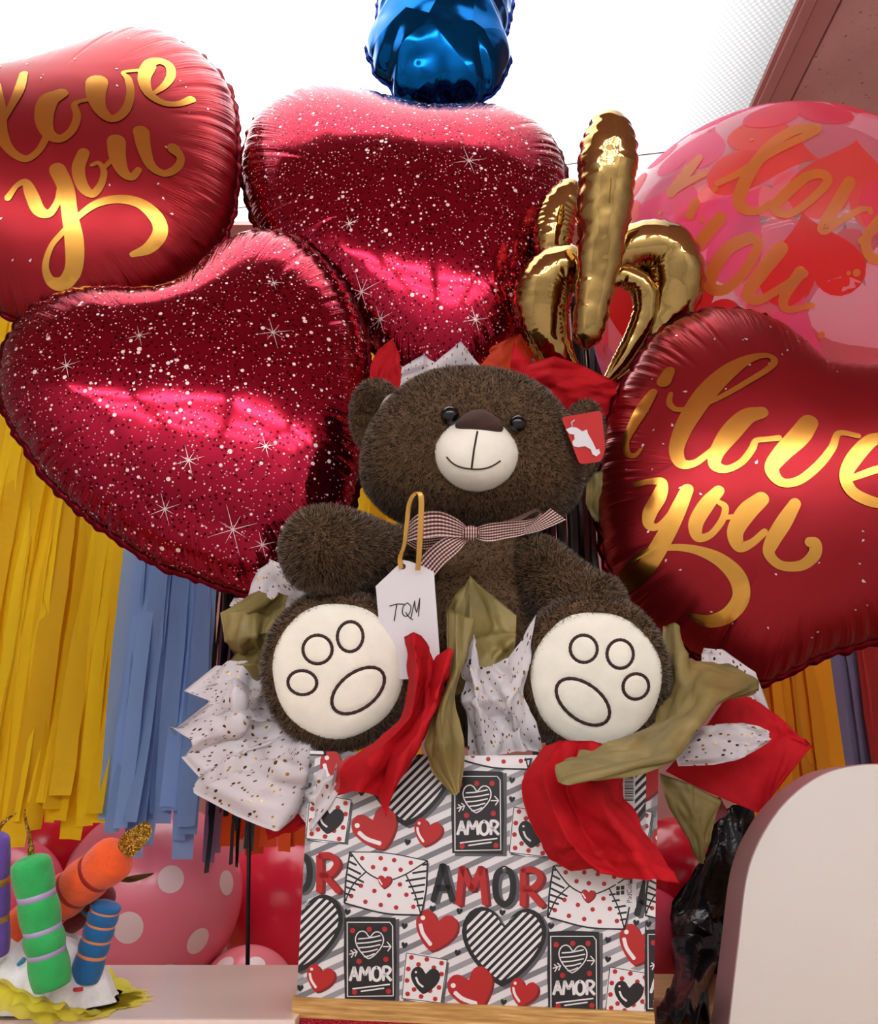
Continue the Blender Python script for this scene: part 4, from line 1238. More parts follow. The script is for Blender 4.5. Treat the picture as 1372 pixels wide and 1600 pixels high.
GLY = {'A': [[(0.0, 0), (0.25, 0.5), (0.48, 1)], [(0.48, 1), (0.72, 0.5), (1.0, 0)], [(0.2, 0.36), (0.8, 0.36)]],
       'M': [[(0.0, 0), (0.06, 0.5), (0.14, 1)], [(0.14, 1), (0.5, 0.4)], [(0.5, 0.4), (0.86, 1)], [(0.86, 1), (0.94, 0.5), (1, 0)]],
       'O': [[(0.5, 1), (0.12, 0.85), (0.0, 0.5), (0.12, 0.15), (0.5, 0), (0.88, 0.15), (1, 0.5), (0.88, 0.85), (0.5, 1)]],
       'R': [[(0.08, 0), (0.1, 0.5), (0.08, 1)], [(0.08, 1), (0.6, 1.0), (0.92, 0.78), (0.6, 0.5), (0.12, 0.46)], [(0.3, 0.48), (0.65, 0.24), (1.0, 0.0)]]}
pr = Print()
FRONT = [(463.5, 1557.5), (1021, 1583.5), (1029.2, 1191), (484.5, 1173)]
seam_x0, seam_x1 = 1009, 1006.5
LEFTQ = [(440, 1600), (seam_x1, 1600), (seam_x0 + 1, 1150), (440, 1150)]
RIGHTQ = [(seam_x1, 1600), (1060, 1600), (1060, 1150), (seam_x0 + 1, 1150)]
def letter(g, x, y, w, hgt, lw, col, layer, clips, sx=0.0):
    for st in GLY[g]:
        pr.poly(stroke_poly([(x + a * w + sx * b, y + (1 - b) * hgt) for a, b in st], lw), col, layer, clips)
def motifs(ox, oy, clips):
    P = lambda pts: [(x + ox, y + oy) for x, y in pts]
    pol = lambda pts, c, l: pr.poly(P(pts), c, l, clips)
    # black card
    pol([(542, 1439), (624, 1436), (624, 1566), (543, 1566)], 'dg', 3)
    pol([(538, 1434), (570, 1432), (618, 1434), (620, 1500), (618, 1563), (560, 1561), (539, 1561), (537, 1500)], 'black', 4)
    for a, b in (((542.5, 1441), (609, 1441)), ((609, 1441), (613.5, 1447)), ((613.5, 1447), (614.5, 1556)), ((614.5, 1556), (543, 1557)), ((543, 1557), (542.5, 1441))):
        pol(stroke_poly([a, b], 1.4), 'white', 5)
    for x, y in ((551, 1454), (577, 1452), (601, 1452), (561, 1502), (603, 1499), (554, 1550), (607, 1549)): pol(circ(x, y, 4.2), 'red', 5)
    hp = heart_px(577, 1476, 44, 43, 0.05, 30)
    for i in range(30): pol(stroke_poly([hp[i], hp[(i + 1) % 30]], 1.8), 'white', 6)
    for k in range(5):
        y = 1464 + k * 7; half = (17, 19, 17, 13, 8)[k]
        pol(stroke_poly([(577 - half, y + 3), (577, y + 1.5), (577 + half, y - 2)], 2), 'white', 6)
    for a, b in (((546, 1491), (558, 1487)), ((599, 1479), (611, 1479)), ((611, 1479), (605, 1472)), ((611, 1479), (606, 1486)), ((548, 1485), (553, 1489)), ((553, 1483), (558, 1487)), ((549, 1496), (553, 1489)), ((555, 1494), (558, 1487))):
        pol(stroke_poly([a, b], 1.8), 'white', 6)
    for g, x, w in (('A', 547, 13), ('M', 562, 17), ('O', 582, 13), ('R', 598, 13)): 
        for st in GLY[g]: pol(stroke_poly([(x + a * w, 1511 + (1 - b) * 21) for a, b in st], 4.6), 'white', 6)
    pol(stroke_poly([(551, 1545), (609, 1538)], 2.2), 'white', 6); pol(stroke_poly([(564, 1549), (600, 1544)], 2.2), 'white', 6)
    # envelope
    TL, TR, BRp, BLp = (547, 1331), (668, 1345), (658, 1430), (538, 1411)
    pol([TL, (605, 1333), TR, (666, 1390), BRp, (600, 1427), BLp, (541, 1370)], 'dg', 3) if False else None
    pol([(TL[0] + 4, TL[1] + 4), (TR[0] + 3, TR[1] + 4), (BRp[0] + 4, BRp[1] + 3), (BLp[0] + 4, BLp[1] + 5)], 'g2', 3)
    pol([TL, (605, 1333), TR, (666, 1390), BRp, (600, 1427), BLp, (541, 1370)], 'white', 4)
    K1, K2, HC = (572, 1362), (634, 1366), (602, 1379)
    for k in range(8):
        f = (k + 0.5) / 8
        a = (TL[0] + (BLp[0] - TL[0]) * f, TL[1] + (BLp[1] - TL[1]) * f)
        e = min(1.0, f / 0.42) if f < 0.42 else (1 - f) / 0.58
        b = (a[0] + 26 * e, a[1] + (13 * e if f < 0.5 else 9 * e))
        pol(stroke_poly([a, b], 3.2), 'black', 5)
        a = (TR[0] + (BRp[0] - TR[0]) * f, TR[1] + (BRp[1] - TR[1]) * f)
        e = min(1.0, f / 0.28) if f < 0.28 else (1 - f) / 0.72
        b = (a[0] - 32 * e, a[1] + 5 * e)
        pol(stroke_poly([a, b], 3.2), 'black', 5)
    for pts, w in (([TL, (605, 1333), TR], 1.6), ([TR, (666, 1390), BRp], 2.6), ([BRp, (600, 1427), BLp], 2.6), ([BLp, (541, 1370), TL], 2.6), ([TL, K1, HC], 2.2), ([TR, K2, HC], 2.2), ([BLp, (552, 1382), K1], 2.2), ([BRp, (648, 1396), K2], 2.2)):
        pol(stroke_poly(pts, w), 'black', 6)
    for x, y in ((566, 1341), (595, 1341), (616, 1344), (642, 1348), (583, 1355), (602, 1358), (626, 1359), (564, 1384), (549, 1400), (585, 1392), (608, 1399), (635, 1398), (571, 1409), (595, 1414), (619, 1418), (646, 1417), (625, 1382)): pol(circ(x, y, 3.6), 'red', 5)
    pol(heart_px(602, 1379, 23, 21, 0.1), 'dred', 7); pol(heart_px(600.5, 1377.5, 21, 19, 0.1), 'red', 8); pol(stroke_poly([(592, 1374), (597, 1382)], 2.2), 'white', 9)
    # big AMOR
    for g, x, y, w, hh, c in (('A', 677, 1351, 31, 57, 'black'), ('M', 716, 1355, 42, 58, 'red'), ('O', 774, 1357, 28, 56, 'black'), ('R', 814, 1359, 33, 56, 'red')):
        for st in GLY[g]:
            pol(stroke_poly([(x + 5 + a * w, y + 3 + (1 - b) * hh) for a, b in st], 10.5), 'dred' if c == 'red' else 'dg', 4)
            pol(stroke_poly([(x + a * w, y + (1 - b) * hh) for a, b in st], 10), c, 5)
    # striped heart
    sh = heart_px(787, 1478, 132, 124, 0.04, 40)
    pol(sh + [5, 3], 'dg', 3); pol(sh, 'black', 4); si = heart_px(787, 1477, 118, 109, 0.04, 40); pol(si, 'white', 5)
    for k in range(-9, 10):
        c = k * 13.2
        quad = [(787 - 90 + c, 1478 + 90 - 3), (787 + 90 + c, 1478 - 90 - 3), (787 + 90 + c + 3.4, 1478 - 90 + 0.4), (787 - 90 + c + 3.4, 1478 + 90 + 0.4)]
        # clip by the heart: intersect with its triangles
        for t in mgeo.tessellate_polygon([[Vector((x, y, 0)) for x, y in si]]):
            q = clip_poly(quad, [tuple(si[i]) for i in t])
            if len(q) >= 3: pol(q, 'black', 6)
    # red hearts
    for cx, cy, w, hh, r in ((680, 1455, 66, 62, 0.25), (499, 1529, 44, 42, 0.3), (738, 1546, 72, 64, -0.35)):
        pol(heart_px(cx + 3.5, cy + 3, w, hh, r), 'dred', 4); pol(heart_px(cx, cy, w, hh, r), 'red', 5)
        c, s_ = math.cos(r), math.sin(r)
        f = lambda a, b: (cx + (a * w * c - b * hh * s_), cy + (a * w * s_ + b * hh * c))
        pol(stroke_poly([f(-0.38, -0.08), f(-0.26, 0.14), f(-0.02, 0.36)], w * 0.09), 'white', 6); pol(circ(*f(-0.36, -0.25), w * 0.055), 'white', 6)
    # dotted card with a black heart
    pol([(634, 1494), (702, 1504), (694, 1570), (630, 1564)], 'dg', 3)
    pol([(635, 1489), (668, 1492), (699, 1500), (695, 1535), (689, 1567), (655, 1566), (628, 1560), (629, 1525)], 'white', 4)
    for x, y in ((643, 1496), (667, 1499), (690, 1505), (638, 1514), (654, 1507), (678, 1512), (690, 1522), (636, 1532), (686, 1543), (637, 1553), (658, 1557), (680, 1561), (647, 1546), (672, 1548)): pol(circ(x, y, 3.8), 'red', 5)
    for a, b in (((635, 1489), (699, 1500)), ((699, 1500), (689, 1567)), ((689, 1567), (628, 1560)), ((628, 1560), (635, 1489))): pol(stroke_poly([a, b], 1.2), 'black', 5)
    pol(heart_px(664, 1532, 46, 42, 0.12), 'black', 6); pol(stroke_poly([(650, 1527), (654, 1536), (661, 1542)], 3), 'white', 7); pol(circ(650, 1519, 1.8), 'white', 7)
    for x, y in ((632, 1447), (632, 1477), (715, 1489), (676, 1420), (718, 1424), (543, 1425), (637, 1316), (785, 1426)): pol(heart_px(x, y, 10, 10, 0.15, 16), 'black', 4)
A_, B_ = np.array([318.0, 22.0]), np.array([168.0, -228.0])
for k in range(-30, 60):       # diagonal grey stripes of the paper
    y0 = 1100 + k * 21.5
    pr.poly([(440, y0 + 250), (1060, y0 - 29), (1060, y0 - 19.5), (440, y0 + 259.5)], 'g1' if k % 2 else 'g2', 0, [FRONT])
for side, sh in ((LEFTQ, (0, 0)), (RIGHTQ, (152, -3))):
    for i in range(-2, 3):
        for j in range(-1, 3):
            o = i * A_ + j * B_ + sh
            if o[0] + 470 > 1040 or o[0] + 860 < 455 or o[1] + 1310 > 1600 or o[1] + 1575 < 1165: continue
            if side is RIGHTQ and (o[0] + 860 < 1000): continue
            motifs(o[0], o[1], [FRONT, side])
pr.mb.build('printed_pattern', [PM[k] for k in PK], gb, False)
# label strip: barcode, four-pane mark and upright lettering
mb = MB(); wm = MB()
def onbox(P, lay): return np.array([bplane(x, y, 0.0003 + lay * 0.00006) for x, y in P])
wm.add(onbox([(962, 1380), (992, 1381), (994, 1370), (994, 1418), (980, 1417), (962, 1400)], 14), [[0, 1, 2, 3, 4, 5]])
wm.build('label_patch', M_paper, gb, False); wm = MB()
wm.add(onbox([(974, 1205), (993, 1205), (992, 1262), (973, 1262)], 14), [[0, 1, 2, 3]])
y = 1214
rg = np.random.default_rng(3)
while y < 1252:
    hh = rg.choice([0.8, 1.4, 2.2]); mb.add(onbox([(976, y), (990, y), (990, y + hh), (976, y + hh)], 15), [[0, 1, 2, 3]]); y += hh + rg.choice([0.8, 1.3])
for a, b in ((963, 1385), (970, 1384), (963, 1392.5), (970, 1391.5)):
    mb.add(onbox([(a, b), (a + 5.6, b - 0.3), (a + 5.6, b + 6), (a, b + 6.3)], 15), [[0, 1, 2, 3]])
wm.build('label_patch', M_paper, gb, False)
fc = bpy.data.curves.new('t', 'FONT'); fc.body = 'PadColo'; fc.size = 1.0
to = bpy.data.objects.new('t', fc); link(to)
dg = bpy.context.evaluated_depsgraph_get()
tm = bpy.data.meshes.new_from_object(to.evaluated_get(dg))
tv = np.array([v.co[:] for v in tm.vertices]); tf = [list(p.vertices) for p in tm.polygons]
bpy.data.objects.remove(to); bpy.data.curves.remove(fc)
mb.add(onbox([(987 - b * 11.5, 1410 - a * 11.5) for a, b in tv[:, :2]][:], 15) if False else onbox([(987 + (-b) * -0.0 - b * 11.0 + 0.0, 1411 - a * 10.2) for a, b in tv[:, :2]], 15), tf)
mb.build('label_print', PM['black'], gb, False)

# ------------------------------------------------------------------ tissue paper
def sheet(name, label, rows, m, sub=9, crumple=0.004, seed=1, group=None, smooth_rows=True, creases=18, thick=0.0005):
    """rows of (px, py, dist) control points -> folded sheet of paper"""
    rg = np.random.default_rng(seed)
    n = max(len(r) for r in rows); sub = int(sub * 1.6)
    G = []
    for r in rows:
        r = np.array(r, float)
        for p in r:      # small values are distances in front of the box
            if p[2] < 0.3: p[2] = np.dot(bplane(p[0], p[1]) - EYE, FW) - p[2]
        t = np.linspace(0, len(r) - 1, n); i = np.minimum(t.astype(int), len(r) - 2); f = (t - i)[:, None]
        G.append(r[i] * (1 - f) + r[i + 1] * f)
    G = np.array(G)
    nc = (n - 1) * sub + 1; nr = (len(rows) - 1) * sub + 1
    # sharp folds across, softer curve along
    t = np.linspace(0, n - 1, nc); i = np.minimum(t.astype(int), n - 2); f = (t - i)[:, None]
    C = np.array([g[i] * (1 - f) + g[i + 1] * f for g in G])
    tr = np.linspace(0, len(rows) - 1, nr); ir = np.minimum(tr.astype(int), len(rows) - 2); fr = (tr - ir)[:, None, None]
    S = 0.65 * np.stack([catmull(C[:, k], nr) for k in range(nc)], 1) + 0.35 * (C[ir] * (1 - fr) + C[ir + 1] * fr)
    V = np.array([[UC(x, y, d) for x, y, d in row] for row in S])
    # random creases: sharp ridges along lines
    a, b = np.meshgrid(np.linspace(0, 1, nc), np.linspace(0, 1, nr))
    dsp = np.zeros_like(a)
    for k in range(creases):
        an = rg.uniform(0, math.pi); c = rg.uniform(-0.1, 1.1); w = rg.uniform(0.05, 0.16)
        q = (a - 0.5) * math.cos(an) + (b - 0.5) * math.sin(an) + 0.5 - c
        dsp += rg.choice([-1, 1]) * rg.uniform(0.4, 1) * np.maximum(0, 1 - np.abs(q) / w)
    for k in range(46):      # finer crumpling
        an = rg.uniform(0, math.pi); c = rg.uniform(0, 1); w = rg.uniform(0.02, 0.06)
        q = (a - 0.5) * math.cos(an) + (b - 0.5) * math.sin(an) + 0.5 - c
        al = -(a - 0.5) * math.sin(an) + (b - 0.5) * math.cos(an) - rg.uniform(-0.4, 0.4)
        dsp += 0.22 * rg.choice([-1, 1]) * rg.uniform(0.4, 1) * np.maximum(0, 1 - np.abs(q) / w) * np.exp(-(al / 0.25) ** 2)
    Tu = np.gradient(V, axis=1); Tv = np.gradient(V, axis=0)
    N = np.cross(Tu, Tv); N /= np.linalg.norm(N, axis=2)[..., None] + 1e-9
    V = V + N * (dsp * crumple)[..., None]
    nv = nr * nc
    N2 = np.cross(np.gradient(V, axis=1), np.gradient(V, axis=0)); N2 /= np.linalg.norm(N2, axis=2)[..., None] + 1e-9
    Vb = V - N2 * thick
    Fc = np.vstack([grid_faces(nr, nc), grid_faces(nr, nc)[:, ::-1] + nv]).tolist()
    bd = [(0 * nc + k, 0 * nc + k + 1) for k in range(nc - 1)] + [((nr - 1) * nc + k + 1, (nr - 1) * nc + k) for k in range(nc - 1)] + [((k + 1) * nc, k * nc) for k in range(nr - 1)] + [(k * nc + nc - 1, (k + 1) * nc + nc - 1) for k in range(nr - 1)]
    Fc += [[p, q, q + nv, p + nv] for p, q in bd]
    du = np.linalg.norm(np.diff(V, axis=1), axis=2).mean(0); dv = np.linalg.norm(np.diff(V, axis=0), axis=2).mean(1)
    uu, vv_ = np.meshgrid(np.concatenate([[0], np.cumsum(du)]), np.concatenate([[0], np.cumsum(dv)]))
    uv = np.stack([uu.ravel() + seed, vv_.ravel()], 1)
    o = mesh(name, np.vstack([V.reshape(-1, 3), Vb.reshape(-1, 3)]), Fc, m, None, True, None, np.vstack([uv, uv]))
    tag(o, label, 'tissue paper', group)
    return o
def fan(rim, base):
    """rim with distances, and a base curve -> three rows"""
    rim = np.array(rim, float); b = np.array(base, float)
    t = np.linspace(0, len(b) - 1, len(rim)); i = np.minimum(t.astype(int), len(b) - 2); f = (t - i)[:, None]
    B = b[i] * (1 - f) + b[i + 1] * f
    alt = np.where(np.arange(len(rim)) % 2, 1, -1) * 0.012
    mid = 0.5 * (rim + B); mid[:, 2] += alt - 0.008
    return [B, mid, rim]
sheet('tissue_paper', 'white tissue with gold flecks spread wide under the left foot', [
    [(425, 1035, 1.03), (432, 1070, 1.02), (436, 1085, 1.015), (442, 1105, 1.01), (450, 1120, 1.0), (458, 1128, 1.0), (468, 1138, 0.99), (478, 1145, 0.99), (490, 1152, 0.985), (505, 1160, 0.98), (520, 1168, 0.975), (530, 1172, 0.97), (540, 1176, 0.965), (550, 1178, 0.96)],
    [(392, 1036, 1.02), (380, 1075, 1.01), (378, 1095, 0.97), (375, 1112, 0.985), (378, 1128, 0.955), (376, 1146, 0.965), (388, 1170, 0.94), (400, 1195, 0.945), (440, 1205, 0.925), (470, 1215, 0.94), (492, 1215, 0.95), (505, 1215, 0.92), (522, 1205, 0.925), (546, 1190, 0.94)],
    [(337, 1039, 1.03), (287, 1079, 1.02), (329, 1098, 0.985), (269, 1141, 1.0), (302, 1160, 0.96), (285, 1184, 0.97), (308, 1212, 0.945), (298, 1236, 0.945), (369, 1275, 0.915), (428, 1299, 0.905), (464, 1264, 0.95), (482, 1298, 0.895), (512, 1254, 0.9), (543, 1200, 0.92)]], M_twhite, 9, 0.005, 4, creases=26)
sheet('tissue_paper', 'red tissue corner peeping out beneath the flecked white tissue', [[(430, 1240, 0.96), (480, 1240, 0.96), (520, 1230, 0.95)], [(415, 1290, 0.95), (470, 1290, 0.94), (520, 1260, 0.935)], [(420, 1312, 0.95), (446, 1300, 0.945), (500, 1285, 0.93)]], M_tred, 6, 0.002, 5)
sheet('tissue_paper', 'gold tissue folded beside the left foot, above the white one', fan([(400, 930, 1.05), (344, 957, 1.04), (350, 1003, 1.02), (366, 1022, 1.04), (346, 1040, 1.03), (380, 1062, 1.02)], [(450, 930, 1.03), (430, 1000, 1.02), (430, 1060, 1.01)]), M_tgold, 9, 0.004, 6)
sheet('tissue_paper', 'flecked white tissue peak behind the raised left paw', fan([(358, 946, 1.09), (366, 934, 1.08), (386, 938, 1.07), (404, 890, 1.08), (424, 874, 1.08), (480, 895, 1.07)], [(410, 970, 1.05), (490, 940, 1.05)]), M_twhite, 8, 0.003, 7)
sheet('tissue_paper', 'red tissue twisted upright between the left foot and the gold leaf', [
    [(632, 995, 0.95), (646, 989, 0.93), (668, 1003, 0.95), (678, 1028, 0.96), (706, 1015, 0.93), (704, 1042, 0.92)],
    [(640, 1060, 0.94), (652, 1058, 0.90), (664, 1070, 0.94), (674, 1075, 0.93), (690, 1062, 0.90), (697, 1075, 0.92)],
    [(622, 1125, 0.91), (640, 1120, 0.88), (655, 1120, 0.91), (668, 1115, 0.89), (675, 1110, 0.88), (678, 1108, 0.90)],
    [(548, 1190, 0.025), (585, 1180, 0.05), (610, 1180, 0.025), (632, 1180, 0.055), (650, 1170, 0.04), (664, 1150, 0.02)],
    [(526, 1243, 0.015), (562, 1236, 0.04), (592, 1244, 0.02), (602, 1276, 0.045), (622, 1232, 0.03), (645, 1180, 0.015)]], M_tred, 8, 0.003, 8)
sheet('tissue_paper', 'gold tissue square standing in front of the bear\'s tummy', [[(699, 948, 0.98), (735, 899, 0.97), (772, 932, 0.985), (807, 962, 0.98)], [(700, 1010, 0.975), (735, 1000, 0.96), (770, 1000, 0.975), (806, 1002, 0.97)], [(700, 1090, 0.97), (735, 1080, 0.96), (765, 1065, 0.965), (795, 1050, 0.97)]], M_tgold, 10, 0.004, 9)
sheet('tissue_paper', 'long gold tissue leaf hanging down over the box front', [[(697, 950, 0.965), (712, 956, 0.95), (738, 968, 0.955)], [(699, 1050, 0.94), (710, 1045, 0.92), (730, 1020, 0.935)], [(674, 1120, 0.905), (692, 1105, 0.885), (712, 1085, 0.91)], [(663, 1165, 0.025), (692, 1160, 0.05), (722, 1140, 0.02)], [(674, 1205, 0.02), (700, 1200, 0.035), (727, 1185, 0.02)], [(706, 1240, 0.02), (712, 1243, 0.024), (720, 1234, 0.02)]], M_tgold, 9, 0.002, 10)
sheet('tissue_paper', 'flecked white tissue bunched between the bear\'s two feet', [[(722, 1045, 0.955), (741, 990, 0.95), (757, 1035, 0.955), (795, 1030, 0.96), (838, 960, 0.96)], [(716, 1062, 0.95), (742, 1072, 0.93), (765, 1082, 0.945), (800, 1066, 0.94), (824, 1040, 0.955)], [(726, 1110, 0.945), (750, 1112, 0.925), (776, 1122, 0.94), (800, 1112, 0.925), (828, 1110, 0.945)], [(731, 1183, 0.94), (760, 1181, 0.925), (790, 1178, 0.935), (820, 1174, 0.93), (850, 1174, 0.94)]], M_twhite, 9, 0.005, 12)
sheet('tissue_paper', 'large red tissue sheet folded down over the right of the box front', [
    [(850, 1166, 0.005), (872, 1156, 0.03), (905, 1158, 0.015), (935, 1160, 0.03), (965, 1172, 0.005)],
    [(816, 1222, 0.014), (848, 1206, 0.045), (888, 1232, 0.02), (928, 1222, 0.045), (972, 1228, 0.014)],
    [(824, 1280, 0.018), (866, 1268, 0.05), (905, 1290, 0.024), (952, 1272, 0.05), (995, 1275, 0.018)],
    [(857, 1338, 0.02), (895, 1322, 0.05), (940, 1338, 0.026), (985, 1322, 0.048), (1030, 1330, 0.02)],
    [(892, 1361, 0.022), (935, 1362, 0.042), (975, 1373, 0.03), (1015, 1372, 0.04), (1060, 1382, 0.03)]], M_tred, 9, 0.003, 14, creases=14)
sheet('tissue_paper', 'big gold tissue sheet sweeping out under the right foot', [
    [(1036, 978, 1.04), (1040, 1070, 1.0), (1024, 1128, 0.95), (950, 1163, 0.04), (905, 1172, 0.04)],
    [(1060, 981, 1.03), (1066, 1050, 0.97), (1050, 1125, 0.92), (985, 1170, 0.055), (884, 1185, 0.055)],
    [(1058, 1021, 1.03), (1110, 1050, 0.97), (1080, 1100, 0.885), (1010, 1172, 0.075), (868, 1207, 0.07)],
    [(1120, 1030, 1.02), (1183, 1062, 0.965), (1120, 1098, 0.88), (1045, 1180, 0.09), (880, 1226, 0.085)],
    [(1150, 1045, 1.02), (1188, 1081, 0.955), (1101, 1119, 0.89), (1048, 1189, 0.085), (955, 1215, 0.08)]], M_tgold, 9, 0.0045, 15, creases=26)
sheet('tissue_paper', 'flecked white tissue tongue pointing right below the gold sheet', [[(1050, 1165, 0.96), (1060, 1197, 0.95)], [(1100, 1135, 0.95), (1115, 1195, 0.94)], [(1158, 1130, 0.95), (1165, 1182, 0.94)], [(1200, 1140, 0.955), (1204, 1160, 0.95)]], M_twhite, 9, 0.004, 16)
sheet('tissue_paper', 'pale flecked tissue edge rising above the gold sheet on the right', [[(1090, 1060, 1.05), (1130, 1075, 1.05), (1165, 1100, 1.04)], [(1096, 1030, 1.05), (1150, 1052, 1.05), (1195, 1120, 1.04)], [(1102, 1013, 1.05), (1130, 1014, 1.06), (1182, 1050, 1.05), (1212, 1136, 1.04)]], M_twhite, 8, 0.003, 17)
sheet('tissue_paper', 'red tissue point reaching far right toward the white arch panel', [[(1040, 1205, 0.98), (1100, 1140, 1.0), (1140, 1080, 1.02)], [(1100, 1235, 0.98), (1160, 1160, 0.99), (1175, 1090, 1.02)], [(1184, 1270, 0.97), (1212, 1156, 0.99), (1222, 1124, 1.0)], [(1190, 1265, 0.97), (1269, 1165, 0.98), (1262, 1163, 0.98)]], M_tred, 9, 0.003, 18)
sheet('tissue_paper', 'dull gold tissue point hanging at the right edge of the box', [[(1030, 1208, 0.98), (1080, 1225, 0.97), (1125, 1250, 0.975)], [(1045, 1260, 0.975), (1085, 1275, 0.96), (1118, 1280, 0.97)], [(1093, 1346, 0.965), (1096, 1349, 0.96), (1100, 1340, 0.965)]], M_tgold, 9, 0.002, 19)
sheet('tissue_paper', 'small pink tissue corner behind the hanging gold point', [[(1100, 1250, 1.0), (1125, 1245, 1.0)], [(1110, 1290, 1.0), (1138, 1270, 1.0)]], paper('pink_tissue', (196, 110, 116), 0.7, 0.3), 8, 0.002, 20)
sheet('tissue_paper', 'red tissue point between the bear\'s left ear and the glitter hearts', [[(575, 640, 1.25), (640, 640, 1.25)], [(578, 575, 1.26), (632, 590, 1.25)], [(590, 548, 1.26), (614, 528, 1.26), (626, 570, 1.25)]], M_tred, 8, 0.003, 21)
sheet('tissue_paper', 'pale flecked tissue peaks standing behind the top of the bear\'s head', [[(625, 650, 1.25), (680, 650, 1.25), (760, 650, 1.26)], [(626, 600, 1.25), (680, 595, 1.24), (755, 595, 1.26)], [(628, 574, 1.25), (664, 552, 1.24), (680, 566, 1.26), (720, 533, 1.24), (748, 572, 1.26)]], M_twhite, 8, 0.003, 22)
sheet('tissue_paper', 'red tissue standing behind the bear\'s head below the gold balloon', [[(800, 650, 1.25), (870, 650, 1.24), (960, 650, 1.25)], [(795, 590, 1.25), (870, 600, 1.22), (965, 615, 1.25)], [(803, 533, 1.25), (826, 568, 1.26), (866, 556, 1.22), (912, 572, 1.25), (955, 592, 1.24), (968, 600, 1.25)]], M_tred, 8, 0.003, 23)
sheet('tissue_paper', 'orange tissue scrap between the upper glitter heart and the gold balloon', [[(740, 620, 1.34), (830, 620, 1.34)], [(745, 570, 1.34), (830, 560, 1.34)], [(770, 540, 1.34), (815, 520, 1.34)]], paper('orange_tissue', (236, 78, 30), 0.6, 0.4), 8, 0.003, 24)

sheet('tissue_paper', 'small gold tissue scrap between the bear\'s head and the right red heart', [[(918, 740, 1.19), (945, 735, 1.19)], [(915, 785, 1.19), (945, 790, 1.19)], [(930, 815, 1.19), (945, 816, 1.19)]], M_tgold, 8, 0.002, 25)

# ------------------------------------------------------------------ hanging streamer curtains
stand = thing('backdrop_stand', 'thin dark stand whose bar holds the hanging streamers', 'stand', (0, 1.8, 0))
ZBAR = float(UY(686, 462, 1.8)[2])
M_pole = mat('dark_metal_pole', (30, 26, 28), 0.4, 0.6)
V, Fc, uv = tube(np.array([[-1.5, 1.83, ZBAR], [0, 1.83, ZBAR], [1.5, 1.83, ZBAR]]), 0.008, 10)
mesh('crossbar', V, Fc, M_pole, stand)
for x in (-1.48, 1.48):
    V, Fc, uv = tube(np.array([[x, 1.83, ZC - 0.4], [x, 1.83, 1.5], [x, 1.83, ZBAR]]), 0.01, 10)
    mesh('post', V, Fc, M_pole, stand)
def fringe(name, label, x0, x1, n, w, ybot, m, Y=1.75, seed=1, jit=40, curl=1.0, wj=0.3, top=None):
    rg = np.random.default_rng(seed)
    zt = ZBAR if top is None else float(UY(686, top, Y)[2])
    c = UY((x0 + x1) / 2, ybot, Y)
    root = thing(name, label, 'streamer curtain', (c[0], Y, zt))
    for k in range(n):
        px = x0 + (x1 - x0) * (k + 0.5) / n + rg.uniform(-0.6, 0.6) * (x1 - x0) / n
        yb = ybot + rg.uniform(-jit, jit)
        p = UY(px, yb, Y)
        ww = w * (1 + rg.uniform(-wj, wj)) * np.linalg.norm(p - EYE) / F
        yo = Y + rg.uniform(-0.014, 0.014)
        ns = 22
        t = np.linspace(0, 1, ns)
        z = zt + (p[2] - zt) * t
        sx = np.cumsum(rg.normal(0, 0.0012, ns)) * curl + p[0]
        dy = (0.010 * smooth_noise(ns, 6, rg) + 0.02 * curl * (t ** 6) * rg.uniform(-1, 1)) + yo
        tw = 0.6 * curl * smooth_noise(ns, 5, rg) + rg.uniform(-0.5, 0.5)
        cv = 0.15 * ww * smooth_noise(ns, 5, rg)
        L = np.stack([sx - np.cos(tw) * ww / 2, dy - np.sin(tw) * ww / 2, z], 1)
        C = np.stack([sx, dy + cv, z], 1)
        R = np.stack([sx + np.cos(tw) * ww / 2, dy + np.sin(tw) * ww / 2, z + rg.uniform(-0.002, 0.002)], 1)
        V = np.stack([L, C, R], 1).reshape(-1, 3)
        mesh('strip', V, grid_faces(ns, 3), m, root)
    return root
fringe('streamer_curtain', 'bright yellow crepe streamers hanging at the far left', -170, 160, 38, 30, 1282, M_yel, 1.75, 1, 45)
fringe('streamer_curtain', 'pale blue crepe streamers beside the yellow ones', 165, 298, 22, 26, 1300, M_blu, 1.74, 2, 48)
fringe('streamer_curtain', 'thin black tinsel streamers between blue streamers and gift box', 288, 395, 40, 7, 1255, M_blk, 1.80, 3, 110, 1.2)
fringe('streamer_curtain', 'short orange crepe streamers below the flecked white tissue', 345, 470, 9, 20, 1322, M_org, 1.86, 4, 18)
fringe('streamer_curtain', 'lavender crepe streamers next to the black tinsel', 312, 345, 3, 17, 1340, M_lav, 1.9, 14, 25)
fringe('streamer_curtain', 'yellow streamers glimpsed between the left glitter heart and bear', 545, 650, 8, 26, 1180, M_yel, 1.76, 5, 30)
fringe('streamer_curtain', 'black tinsel seen between the bear and right red heart', 840, 985, 40, 8, 1180, M_blk, 1.80, 6, 60)
fringe('streamer_curtain', 'amber streamers hanging under the right red heart', 1165, 1325, 12, 32, 1290, M_amb, 1.86, 7, 30, 0.6)
fringe('streamer_curtain', 'dusky purple streamers at the right edge of the photo', 1318, 1385, 8, 20, 1250, M_pur, 1.90, 8, 40, 0.6)
fringe('streamer_curtain', 'dull red streamers outermost on the right', 1372, 1430, 5, 22, 1250, M_redc, 1.87, 9, 30, 0.6)

